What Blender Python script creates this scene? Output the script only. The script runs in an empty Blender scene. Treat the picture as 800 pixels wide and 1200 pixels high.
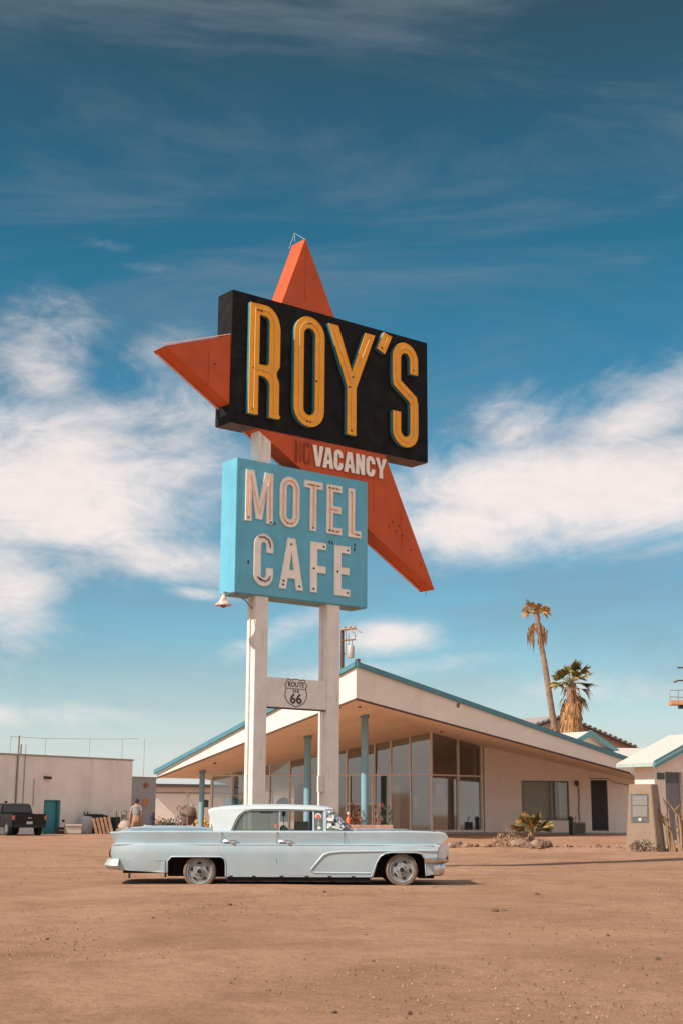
import bpy, bmesh, math, random
from mathutils import Vector, Matrix
from mathutils.geometry import tessellate_polygon
PI = math.pi
S = bpy.context.scene
C = S.collection
rnd = random.Random(7)

# ------------------------------------------------------------------ camera
FPX, PITCH, ROLL, CH = 1651.9, 0.2120, 0.0057, 1.14
_cp, _sp, _c, _s = math.cos(PITCH), math.sin(PITCH), math.cos(ROLL), math.sin(ROLL)
FW = Vector((0, _cp, _sp)); _u = Vector((0, -_sp, _cp)); _r = Vector((1, 0, 0))
RT = _r * _c + _u * _s; UP = _u * _c - _r * _s
EYE = Vector((0, 0, CH))
cam = bpy.data.objects.new('camera', bpy.data.cameras.new('camera')); C.objects.link(cam)
cam.matrix_world = Matrix(((RT.x, UP.x, -FW.x, 0), (RT.y, UP.y, -FW.y, 0), (RT.z, UP.z, -FW.z, CH), (0, 0, 0, 1)))
cam.data.sensor_fit = 'VERTICAL'; cam.data.sensor_height = 36; cam.data.lens = 36 * FPX / 1200
cam.data.clip_start = 0.1; cam.data.clip_end = 9000
S.camera = cam

# ------------------------------------------------------------------ light
SUN_EL = math.radians(42)
SUN_DIR = Vector((-0.829 * math.cos(SUN_EL), -0.559 * math.cos(SUN_EL), math.sin(SUN_EL))).normalized()
sun = bpy.data.objects.new('sun', bpy.data.lights.new('sun', 'SUN')); C.objects.link(sun)
sun.data.energy = 3.9; sun.data.angle = math.radians(0.6); sun.data.color = (1.0, 0.90, 0.79)
sun.rotation_euler = (-SUN_DIR).to_track_quat('-Z', 'Y').to_euler()
S.view_settings.view_transform = 'Standard'; S.view_settings.look = 'None'
S.view_settings.gamma = 1; S.view_settings.exposure = 0.40; S.view_settings.use_curve_mapping = False

world = bpy.data.worlds.new('World'); S.world = world; world.use_nodes = True
def build_world():
    nt = world.node_tree; N = nt.nodes; L = nt.links; N.clear()
    def nd(t, **k):
        n = N.new(t)
        for a, b in k.items(): setattr(n, a, b)
        return n
    def m(op, a, b=None, c=None, clamp=False):
        n = nd('ShaderNodeMath', operation=op, use_clamp=clamp)
        for i, v in enumerate((a, b, c)):
            if v is None: continue
            if isinstance(v, (int, float)): n.inputs[i].default_value = v
            else: L.new(v, n.inputs[i])
        return n.outputs[0]
    out = nd('ShaderNodeOutputWorld'); bg = nd('ShaderNodeBackground'); bg.inputs[1].default_value = 0.13
    sky = nd('ShaderNodeTexSky', sky_type='NISHITA', sun_disc=False)
    sky.sun_elevation = SUN_EL; sky.sun_rotation = math.atan2(SUN_DIR.x, SUN_DIR.y)
    sky.air_density = 1.0; sky.dust_density = 0.6; sky.ozone_density = 2.0; sky.altitude = 200
    tc = nd('ShaderNodeTexCoord'); sep = nd('ShaderNodeSeparateXYZ'); L.new(tc.outputs['Generated'], sep.inputs[0])
    X, Y, Z = sep.outputs
    # tint of the sky by height above the horizon (teal lower down, deep slate blue higher up)
    ramp = nd('ShaderNodeValToRGB'); L.new(m('MULTIPLY', Z, 1.6, clamp=True), ramp.inputs[0])
    cr = ramp.color_ramp
    stops = SKY_TINT
    cr.elements[0].position = stops[0][0]; cr.elements[0].color = stops[0][1] + (1,)
    cr.elements[1].position = stops[-1][0]; cr.elements[1].color = stops[-1][1] + (1,)
    for p, c in stops[1:-1]:
        e = cr.elements.new(p); e.color = c + (1,)
    mul = nd('ShaderNodeMix', data_type='RGBA', blend_type='MULTIPLY'); mul.inputs[0].default_value = 1
    L.new(sky.outputs[0], mul.inputs[6]); L.new(ramp.outputs[0], mul.inputs[7])
    # ---- clouds
    def noise(scale, detail, rough, sx, sy, sz, dist=0.0, off=(0, 0, 0)):
        mp = nd('ShaderNodeMapping'); mp.inputs['Scale'].default_value = (sx, sy, sz); mp.inputs['Location'].default_value = off
        L.new(tc.outputs['Generated'], mp.inputs[0])
        n = nd('ShaderNodeTexNoise'); n.inputs['Scale'].default_value = scale; n.inputs['Detail'].default_value = detail
        n.inputs['Roughness'].default_value = rough; n.inputs['Distortion'].default_value = dist
        L.new(mp.outputs[0], n.inputs['Vector']); return n.outputs[0]
    def blob(cx, cz, rx, rz, rot=0.0):
        dx = m('SUBTRACT', X, cx); dz = m('SUBTRACT', Z, cz)
        c_, s_ = math.cos(rot), math.sin(rot)
        a = m('ADD', m('MULTIPLY', dx, c_ / rx), m('MULTIPLY', dz, s_ / rx))
        b = m('ADD', m('MULTIPLY', dx, -s_ / rz), m('MULTIPLY', dz, c_ / rz))
        d2 = m('ADD', m('MULTIPLY', a, a), m('MULTIPLY', b, b))
        return m('POWER', 2.718, m('MULTIPLY', d2, -1.0))
    n1 = noise(7.5, 10, 0.62, 1, 1, 1.9, 0.6, (3.1, 0.4, 1.7))
    n2 = noise(24, 8, 0.66, 1, 1, 2.4, 0.9, (1.1, 2.4, 0.3))
    n3 = noise(3.0, 7, 0.6, 1, 1, 5.0, 0.6, (0.2, 5.0, 2.0))
    mask = None
    for b in CLOUDS:
        w = m('MULTIPLY', blob(*b[:5]), b[5])
        mask = w if mask is None else m('MAXIMUM', mask, w)
    front = m('GREATER_THAN', Y, 0.0)
    mask = m('MULTIPLY', mask, front)
    # unseen cloud behind the camera, thickened to brighten faces turned towards it
    fill_cloud = m('MULTIPLY', m('SUBTRACT', 1.0, front), 0.78)
    mask = m('ADD', mask, fill_cloud)
    fb = m('ADD', m('MULTIPLY', n1, 0.76), m('MULTIPLY', n2, 0.24))
    amp = m('MULTIPLY', m('ADD', m('MULTIPLY', mask, 1.6), 0.35), 2.0, clamp=False)
    amp = m('MINIMUM', amp, 2.1)
    d = m('ADD', mask, m('MULTIPLY', m('SUBTRACT', fb, 0.5), amp))
    mr = nd('ShaderNodeMapRange', interpolation_type='SMOOTHSTEP'); L.new(d, mr.inputs[0])
    mr.inputs[1].default_value = 0.16; mr.inputs[2].default_value = 1.15; mr.inputs[3].default_value = 0; mr.inputs[4].default_value = 0.93
    veil = nd('ShaderNodeMapRange', interpolation_type='SMOOTHSTEP'); L.new(n3, veil.inputs[0])
    veil.inputs[1].default_value = 0.40; veil.inputs[2].default_value = 0.72; veil.inputs[3].default_value = 0; veil.inputs[4].default_value = 0.42
    low = nd('ShaderNodeMapRange', interpolation_type='SMOOTHSTEP'); L.new(Z, low.inputs[0])
    low.inputs[1].default_value = 0.13; low.inputs[2].default_value = 0.0; low.inputs[3].default_value = 0; low.inputs[4].default_value = 0.75
    lown = m('MULTIPLY', low.outputs[0], m('ADD', m('MULTIPLY', n1, 1.3), 0.35), clamp=True)
    def mixc(fac, a, col):
        x = nd('ShaderNodeMix', data_type='RGBA'); L.new(fac, x.inputs[0]); L.new(a, x.inputs[6])
        x.inputs[7].default_value = col + (1,); return x.outputs[2]
    c = mixc(veil.outputs[0], mul.outputs[2], VEIL_COL)
    c = mixc(lown, c, LOW_COL)
    # slightly greyer cloud body where it is thin/undersides
    x = nd('ShaderNodeMix', data_type='RGBA'); L.new(n2, x.inputs[0])
    x.inputs[6].default_value = CLOUD_A + (1,); x.inputs[7].default_value = CLOUD_B + (1,)
    y = nd('ShaderNodeMix', data_type='RGBA'); L.new(mr.outputs[0], y.inputs[0]); L.new(c, y.inputs[6]); L.new(x.outputs[2], y.inputs[7])
    L.new(y.outputs[2], bg.inputs[0]); L.new(bg.outputs[0], out.inputs[0])
SKY_TINT = [(0.0, (0.60, 0.62, 0.60)), (0.2, (0.42, 0.62, 0.62)), (0.42, (0.21, 0.56, 0.58)), (0.60, (0.125, 0.46, 0.46)), (0.74, (0.155, 0.38, 0.35)), (0.86, (0.22, 0.31, 0.25)), (1.0, (0.8, 0.85, 0.8))]
VEIL_COL = (1.5, 1.75, 2.0); LOW_COL = (4.5, 4.6, 4.6); CLOUD_A = (5.0, 4.5, 4.35); CLOUD_B = (6.2, 5.5, 5.15)
CLOUDS = [  # centre x, centre z, radius x, radius z, tilt, strength   (of the direction vector)
    (-0.20, 0.225, 0.125, 0.072, 0.1, 1.25), (-0.235, 0.155, 0.055, 0.05, 0.5, 1.05), (-0.13, 0.178, 0.08, 0.022, -0.1, 0.9),
    (-0.205, 0.30, 0.05, 0.045, 0.5, 0.85), (-0.12, 0.245, 0.05, 0.035, 0.0, 0.9),
    (0.17, 0.225, 0.16, 0.042, 0.0, 1.3), (0.20, 0.27, 0.09, 0.032, 0.35, 0.95), (0.08, 0.20, 0.07, 0.027, 0.0, 1.15), (0.12, 0.265, 0.05, 0.03, 0.2, 0.85),
    (-0.10, 0.152, 0.03, 0.006, -0.1, 0.80), (0.03, 0.122, 0.04, 0.011, 0.0, 0.95), (-0.04, 0.128, 0.05, 0.012, 0.4, 0.65),
    (-0.163, 0.383, 0.028, 0.009, -0.2, 0.34), (-0.13, 0.370, 0.03, 0.007, 0, 0.3), (0.225, 0.41, 0.04, 0.016, 0.3, 0.2), (0.035, 0.124, 0.035, 0.014, 0.0, 1.1), (-0.25, 0.14, 0.04, 0.02, 0, 0.8), (-0.20, 0.066, 0.09, 0.012, 0.05, 0.75), (0.20, 0.085, 0.08, 0.014, -0.05, 0.62), (0.02, 0.10, 0.12, 0.008, 0.1, 0.45), (-0.14, 0.31, 0.05, 0.02, 0.4, 0.42),
]
build_world()

# ------------------------------------------------------------------ pixel helpers (pixels of the 800x1200 photograph)
def ray(px, py): return FW + RT * ((px - 400) / FPX) - UP * ((py - 600) / FPX)
def at(px, py, Y):
    r = ray(px, py); return EYE + r * (Y / r.y)
def sm(a, b, x):
    t = max(0.0, min(1.0, (x - a) / (b - a))); return t * t * (3 - 2 * t)
def gh(x, y):
    """height of the ground: flat lot, raised bed in front of the lobby and the cabins"""
    h = 0.15 * sm(45.2, 47.0, y) + 0.24 * sm(48.5, 57.5, y)
    h *= sm(1.0, 4.5, x)
    h += 0.10 * sm(2.0, 10.0, x) * sm(33, 42, y) * (1 - sm(44, 48, y))
    h *= 1 - sm(90, 110, y)
    return h

# ------------------------------------------------------------------ materials
MATS = {}
def mat(name, col, rough=0.6, metal=0.0, var=0.10, scale=6.0, bump=0.0, bscale=40.0, col2=None, c2amt=0.0, c2scale=3.0, c2lo=0.5, spec=0.5, streak=False, coat=0.0):
    if name in MATS: return MATS[name]
    m = bpy.data.materials.new(name); m.use_nodes = True; MATS[name] = m
    nt = m.node_tree; N = nt.nodes; L = nt.links; bs = N['Principled BSDF']
    bs.inputs['Roughness'].default_value = rough; bs.inputs['Metallic'].default_value = metal
    bs.inputs['Specular IOR Level'].default_value = spec; bs.inputs['Coat Weight'].default_value = coat
    tc = N.new('ShaderNodeTexCoord'); src = tc.outputs['Object']
    no = N.new('ShaderNodeTexNoise'); no.inputs['Scale'].default_value = scale; no.inputs['Detail'].default_value = 6
    L.new(src, no.inputs['Vector'])
    mr = N.new('ShaderNodeMapRange'); L.new(no.outputs[0], mr.inputs[0]); mr.inputs[1].default_value = 0.3; mr.inputs[2].default_value = 0.7
    mr.inputs[3].default_value = 1 - var; mr.inputs[4].default_value = 1 + var
    mx = N.new('ShaderNodeMix'); mx.data_type = 'RGBA'; mx.blend_type = 'MULTIPLY'; mx.inputs[0].default_value = 1
    mx.inputs[6].default_value = tuple(col) + (1,)
    cb = N.new('ShaderNodeCombineColor'); [L.new(mr.outputs[0], cb.inputs[i]) for i in range(3)]
    L.new(cb.outputs[0], mx.inputs[7]); cur = mx.outputs[2]
    if col2 is not None:
        mp = N.new('ShaderNodeMapping'); L.new(src, mp.inputs[0])
        mp.inputs['Scale'].default_value = (1, 1, 0.12) if streak else (1, 1, 1)
        n2 = N.new('ShaderNodeTexNoise'); n2.inputs['Scale'].default_value = c2scale; n2.inputs['Detail'].default_value = 8; n2.inputs['Roughness'].default_value = 0.65
        L.new(mp.outputs[0], n2.inputs['Vector'])
        r2 = N.new('ShaderNodeMapRange'); L.new(n2.outputs[0], r2.inputs[0]); r2.inputs[1].default_value = c2lo; r2.inputs[2].default_value = c2lo + 0.16
        r2.inputs[3].default_value = 0; r2.inputs[4].default_value = c2amt
        m2 = N.new('ShaderNodeMix'); m2.data_type = 'RGBA'; L.new(r2.outputs[0], m2.inputs[0]); L.new(cur, m2.inputs[6]); m2.inputs[7].default_value = tuple(col2) + (1,)
        cur = m2.outputs[2]
    L.new(cur, bs.inputs['Base Color'])
    if bump:
        nb = N.new('ShaderNodeTexNoise'); nb.inputs['Scale'].default_value = bscale; nb.inputs['Detail'].default_value = 5
        L.new(src, nb.inputs['Vector']); bp = N.new('ShaderNodeBump'); bp.inputs['Strength'].default_value = bump; bp.inputs['Distance'].default_value = 0.02
        L.new(nb.outputs[0], bp.inputs['Height']); L.new(bp.outputs[0], bs.inputs['Normal'])
    return m
def glass(name, tint, refl=0.10, rough=0.02, opacity=0.25, dirt=0.0):
    """window glass: mostly clear, fresnel reflection, a little body tint"""
    if name in MATS: return MATS[name]
    m = bpy.data.materials.new(name); m.use_nodes = True; MATS[name] = m
    nt = m.node_tree; N = nt.nodes; L = nt.links; N.remove(N['Principled BSDF']); out = N['Material Output']
    tr = N.new('ShaderNodeBsdfTransparent'); tr.inputs[0].default_value = tuple(tint) + (1,)
    gl = N.new('ShaderNodeBsdfGlossy'); gl.inputs['Roughness'].default_value = rough
    ge = N.new('ShaderNodeNewGeometry'); dt = N.new('ShaderNodeVectorMath'); dt.operation = 'DOT_PRODUCT'; L.new(ge.outputs['Normal'], dt.inputs[0]); L.new(ge.outputs['Incoming'], dt.inputs[1])
    def mm(op, a, b):
        n = N.new('ShaderNodeMath'); n.operation = op
        for i, v in enumerate((a, b)):
            if isinstance(v, (int, float)): n.inputs[i].default_value = v
            elif v is not None: L.new(v, n.inputs[i])
        return n
    fz = mm('POWER', mm('SUBTRACT', 1.0, mm('ABSOLUTE', dt.outputs['Value'], None).outputs[0]).outputs[0], 5.0)
    ad = mm('ADD', mm('MULTIPLY', fz.outputs[0], 0.85).outputs[0], refl + 0.04); ad.use_clamp = True
    mx = N.new('ShaderNodeMixShader'); L.new(ad.outputs[0], mx.inputs[0]); L.new(tr.outputs[0], mx.inputs[1]); L.new(gl.outputs[0], mx.inputs[2])
    cur = mx.outputs[0]
    if dirt:
        df = N.new('ShaderNodeBsdfDiffuse'); df.inputs[0].default_value = (0.45, 0.42, 0.38, 1)
        m2 = N.new('ShaderNodeMixShader'); m2.inputs[0].default_value = dirt; L.new(cur, m2.inputs[1]); L.new(df.outputs[0], m2.inputs[2]); cur = m2.outputs[0]
    L.new(cur, out.inputs[0]); return m

def sand_material():
    m = bpy.data.materials.new('desert_sand'); m.use_nodes = True
    nt = m.node_tree; N = nt.nodes; L = nt.links; bs = N['Principled BSDF']; bs.inputs['Roughness'].default_value = 0.95
    bs.inputs['Specular IOR Level'].default_value = 0.1
    tc = N.new('ShaderNodeTexCoord'); src = tc.outputs['Object']
    def noise(sc, det, rough=0.6, stretch=None, dist=0):
        v = src
        if stretch:
            mp = N.new('ShaderNodeMapping'); mp.inputs['Scale'].default_value = stretch; L.new(src, mp.inputs[0]); v = mp.outputs[0]
        n = N.new('ShaderNodeTexNoise'); n.inputs['Scale'].default_value = sc; n.inputs['Detail'].default_value = det; n.inputs['Roughness'].default_value = rough
        n.inputs['Distortion'].default_value = dist
        L.new(v, n.inputs['Vector']); return n.outputs[0]
    def mapr(s, a, b, c, d):
        r = N.new('ShaderNodeMapRange'); L.new(s, r.inputs[0])
        for i, v in enumerate((a, b, c, d)): r.inputs[i + 1].default_value = v
        return r.outputs[0]
    def mix(f, a, b):
        x = N.new('ShaderNodeMix'); x.data_type = 'RGBA'; L.new(f, x.inputs[0])
        for i, v in ((6, a), (7, b)):
            if isinstance(v, tuple): x.inputs[i].default_value = v + (1,)
            else: L.new(v, x.inputs[i])
        return x.outputs[2]
    big = mapr(noise(0.26, 7, 0.66, (1, 0.7, 1), 0.8), 0.38, 0.62, 0, 1)
    c = mix(big, (0.355, 0.196, 0.114), (0.500, 0.288, 0.175))
    c = mix(mapr(noise(0.9, 9, 0.75, (1, 0.8, 1), 0.6), 0.47, 0.66, 0, 0.72), c, (0.27, 0.138, 0.080))
    c = mix(mapr(noise(0.5, 6, 0.65, (0.8, 1.2, 1), 0.6), 0.5, 0.7, 0, 0.40), c, (0.54, 0.33, 0.215))
    c = mix(mapr(noise(3.2, 8, 0.78, (1, 0.8, 1)), 0.48, 0.64, 0, 0.5), c, (0.29, 0.155, 0.10))
    c = mix(mapr(noise(16, 5, 0.75), 0.50, 0.66, 0, 0.6), c, (0.25, 0.13, 0.082))
    c = mix(mapr(noise(42, 4, 0.8), 0.57, 0.68, 0, 0.6), c, (0.60, 0.41, 0.30))
    c = mix(mapr(noise(66, 4, 0.8), 0.55, 0.66, 0, 0.65), c, (0.19, 0.10, 0.065))
    L.new(c, bs.inputs['Base Color'])
    b1 = N.new('ShaderNodeBump'); b1.inputs['Strength'].default_value = 0.8; b1.inputs['Distance'].default_value = 0.05
    L.new(noise(5, 8, 0.72), b1.inputs['Height'])
    b2 = N.new('ShaderNodeBump'); b2.inputs['Strength'].default_value = 0.9; b2.inputs['Distance'].default_value = 0.012
    L.new(noise(55, 4, 0.8), b2.inputs['Height']); L.new(b1.outputs[0], b2.inputs['Normal']); L.new(b2.outputs[0], bs.inputs['Normal'])
    return m

# ------------------------------------------------------------------ mesh builder
class MB:
    def __init__(s): s.v = []; s.f = []; s.mi = []
    def add(s, vs, fs, mi=0):
        o = len(s.v); s.v += [tuple(v) for v in vs]
        s.f += [tuple(i + o for i in f) for f in fs]; s.mi += [mi] * len(fs); return s
    def box(s, a, b, mi=0, M=None):
        x0, y0, z0 = a; x1, y1, z1 = b
        vs = [Vector(p) for p in ((x0, y0, z0), (x1, y0, z0), (x1, y1, z0), (x0, y1, z0), (x0, y0, z1), (x1, y0, z1), (x1, y1, z1), (x0, y1, z1))]
        if M is not None: vs = [M @ v for v in vs]
        return s.add(vs, [(0, 3, 2, 1), (4, 5, 6, 7), (0, 1, 5, 4), (1, 2, 6, 5), (2, 3, 7, 6), (3, 0, 4, 7)], mi)
    def prism(s, poly, y0, y1, mi=0, side=None, holes=(), ax='y'):
        """polygon in x,z extruded along y (ax='y'), in x,y along z (ax='z') or in y,z along x (ax='x')"""
        loops = [list(poly)] + [list(h) for h in holes]
        flat = [p for l in loops for p in l]; n = len(flat)
        def mk(p, t):
            return (p[0], t, p[1]) if ax == 'y' else ((p[0], p[1], t) if ax == 'z' else (t, p[0], p[1]))
        tri = tessellate_polygon([[Vector((p[0], p[1], 0)) for p in l] for l in loops])
        s.add([mk(p, y0) for p in flat], tri, mi); s.add([mk(p, y1) for p in flat], [t[::-1] for t in tri], mi)
        o = 0; sm_ = mi if side is None else side
        for l in loops:
            k = len(l)
            vs = [mk(p, y0) for p in l] + [mk(p, y1) for p in l]
            s.add(vs, [(i, (i + 1) % k, (i + 1) % k + k, i + k) for i in range(k)], sm_)
        return s
    def tube(s, pts, r, n=8, mi=0, closed=False, cap=True):
        pts = [Vector(p) for p in pts]; k = len(pts)
        rs = r if isinstance(r, (list, tuple)) else [r] * k
        rings = []; prev = None
        for i, p in enumerate(pts):
            if closed: t = pts[(i + 1) % k] - pts[i - 1]
            else: t = pts[min(i + 1, k - 1)] - pts[max(i - 1, 0)]
            t.normalize()
            if prev is None:
                a = Vector((0, 0, 1)) if abs(t.z) < 0.9 else Vector((1, 0, 0))
                u = t.cross(a).normalized()
            else:
                u = (prev - t * prev.dot(t)); u = u.normalized() if u.length > 1e-6 else t.orthogonal().normalized()
            prev = u; w = t.cross(u)
            rings.append([p + (u * math.cos(2 * PI * j / n) + w * math.sin(2 * PI * j / n)) * rs[i] for j in range(n)])
        fs = []; m_ = k if closed else k - 1
        for i in range(m_):
            for j in range(n):
                a = i * n + j; b = i * n + (j + 1) % n; c = ((i + 1) % k) * n + (j + 1) % n; d = ((i + 1) % k) * n + j
                fs.append((a, b, c, d))
        if cap and not closed:
            fs.append(tuple(range(n))[::-1]); fs.append(tuple((k - 1) * n + j for j in range(n)))
        return s.add([v for r_ in rings for v in r_], fs, mi)
    def lathe(s, prof, n=24, mi=0, M=None, axis='z'):
        vs = []; fs = []
        for (r, h) in prof:
            for j in range(n):
                a = 2 * PI * j / n
                v = Vector((r * math.cos(a), r * math.sin(a), h)) if axis == 'z' else Vector((r * math.cos(a), h, r * math.sin(a)))
                vs.append(M @ v if M is not None else v)
        k = len(prof)
        for i in range(k - 1):
            for j in range(n):
                fs.append((i * n + j, i * n + (j + 1) % n, (i + 1) * n + (j + 1) % n, (i + 1) * n + j))
        fs.append(tuple(range(n))[::-1]); fs.append(tuple((k - 1) * n + j for j in range(n)))
        return s.add(vs, fs, mi)
    def build(s, name, mats, parent=None, smooth=None, fix=True, bevel=0.0, split=False):
        if split:
            # one object for each separate piece
            par = list(range(len(s.v)))
            def find(i):
                while par[i] != i: par[i] = par[par[i]]; i = par[i]
                return i
            key = {}
            for i, v in enumerate(s.v):
                k = tuple(round(c, 5) for c in v)
                if k in key: par[find(i)] = find(key[k])
                else: key[k] = i
            for f in s.f:
                for i in f[1:]: par[find(i)] = find(f[0])
            groups = {}
            for fi, f in enumerate(s.f): groups.setdefault(find(f[0]), []).append(fi)
            res = []
            for fs in groups.values():
                used = sorted({i for fi in fs for i in s.f[fi]}); mp = {i: j for j, i in enumerate(used)}
                q = MB(); q.v = [s.v[i] for i in used]; q.f = [tuple(mp[i] for i in s.f[fi]) for fi in fs]; q.mi = [s.mi[fi] for fi in fs]
                res.append(q.build(name, mats, parent, smooth, fix, bevel))
            return res[0] if res else None
        me = bpy.data.meshes.new(name); me.from_pydata([tuple(v) for v in s.v], [], s.f)
        if not isinstance(mats, (list, tuple)): mats = [mats]
        for m in mats: me.materials.append(m)
        me.polygons.foreach_set('material_index', s.mi)
        if fix:
            bm = bmesh.new(); bm.from_mesh(me); bmesh.ops.remove_doubles(bm, verts=bm.verts, dist=1e-5)
            bmesh.ops.recalc_face_normals(bm, faces=bm.faces); bm.to_mesh(me); bm.free()
        if bevel:
            bm = bmesh.new(); bm.from_mesh(me)
            es = [e for e in bm.edges if len(e.link_faces) == 2 and e.calc_face_angle(0) > 0.6]
            bmesh.ops.bevel(bm, geom=es, offset=bevel, segments=2, affect='EDGES', clamp_overlap=True); bm.to_mesh(me); bm.free()
        if smooth is not None:
            me.shade_smooth(); me.set_sharp_from_angle(angle=math.radians(smooth))
        me.update()
        o = bpy.data.objects.new(name, me); C.objects.link(o)
        if parent is not None: o.parent = parent
        return o
def tag(o, label=None, cat=None, group=None, kind=None):
    if label: o['label'] = label
    if cat: o['category'] = cat
    if group: o['group'] = group
    if kind: o['kind'] = kind
    return o
def thing(name, label, cat, loc=(0, 0, 0), rz=0.0, group=None):
    o = bpy.data.objects.new(name, None); C.objects.link(o); o.location = loc; o.rotation_euler = (0, 0, rz)
    o.empty_display_size = 0.2
    return tag(o, label, cat, group)
def copy_tree(o, parent=None):
    c = o.copy(); C.objects.link(c); c.parent = parent
    for ch in list(o.children): copy_tree(ch, c)
    return c
def arc(cx, cy, rx, ry, a0, a1, n=10):
    return [(cx + rx * math.cos(math.radians(a0 + (a1 - a0) * i / n)), cy + ry * math.sin(math.radians(a0 + (a1 - a0) * i / n))) for i in range(n + 1)]
def stroke(path, w):
    """outline of a polyline drawn with a flat pen of width w"""
    P = [Vector((p[0], p[1])) for p in path]; n = len(P); Lf = []; Rt = []
    for i in range(n):
        a = (P[i] - P[i - 1]).normalized() if i > 0 else (P[1] - P[0]).normalized()
        b = (P[i + 1] - P[i]).normalized() if i < n - 1 else a
        t = (a + b).normalized(); nn = Vector((-t.y, t.x)); k = w / 2 / max(0.5, nn.dot(Vector((-a.y, a.x))))
        Lf.append(P[i] + nn * k); Rt.append(P[i] - nn * k)
    return [tuple(p) for p in Lf] + [tuple(p) for p in Rt[::-1]]
def stadium(x0, x1, z0, z1, n=12):
    r = (x1 - x0) / 2; cx = (x0 + x1) / 2
    return arc(cx, z1 - r, r, r, 0, 180, n) + arc(cx, z0 + r, r, r, 180, 360, n)
def boolean(o, cutters):
    for c in cutters:
        m = o.modifiers.new('b', 'BOOLEAN'); m.operation = 'DIFFERENCE'; m.object = c; m.solver = 'EXACT'
    dg = bpy.context.evaluated_depsgraph_get(); me = bpy.data.meshes.new_from_object(o.evaluated_get(dg))
    o.modifiers.clear(); o.data = me
    for c in cutters: bpy.data.objects.remove(c, do_unlink=True)
    me.shade_smooth(); me.set_sharp_from_angle(angle=math.radians(28))

# ------------------------------------------------------------------ ground
def build_ground():
    xs = [-3000, -1200, -500, -200, -110, -70, -50] + [-40 + i * 1.0 for i in range(81)] + [50, 70, 110, 200, 500, 1200, 3000]
    ys = [-3000, -1000, -300, -100, -40, -20, -10] + [-4 + i * 0.8 for i in range(0, 50)] + [36 + i * 0.5 for i in range(0, 56)] + [64 + i * 1.5 for i in range(0, 40)] + [130, 160, 220, 400, 900, 2000, 5000]
    mb = MB(); r = random.Random(3)
    for y in ys:
        for x in xs:
            z = gh(x, y)
            if abs(x) < 60 and -5 < y < 90:
                z += 0.012 * math.sin(x * 0.9 + y * 0.37) * math.sin(y * 0.8 - x * 0.2) + r.uniform(-0.006, 0.006)
            mb.v.append((x, y, z))
    w = len(xs)
    for j in range(len(ys) - 1):
        for i in range(w - 1):
            mb.f.append((j * w + i, j * w + i + 1, (j + 1) * w + i + 1, (j + 1) * w + i)); mb.mi.append(0)
    tag(mb.build('ground', sand_material(), smooth=60, fix=False), kind='structure')
build_ground()

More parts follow.
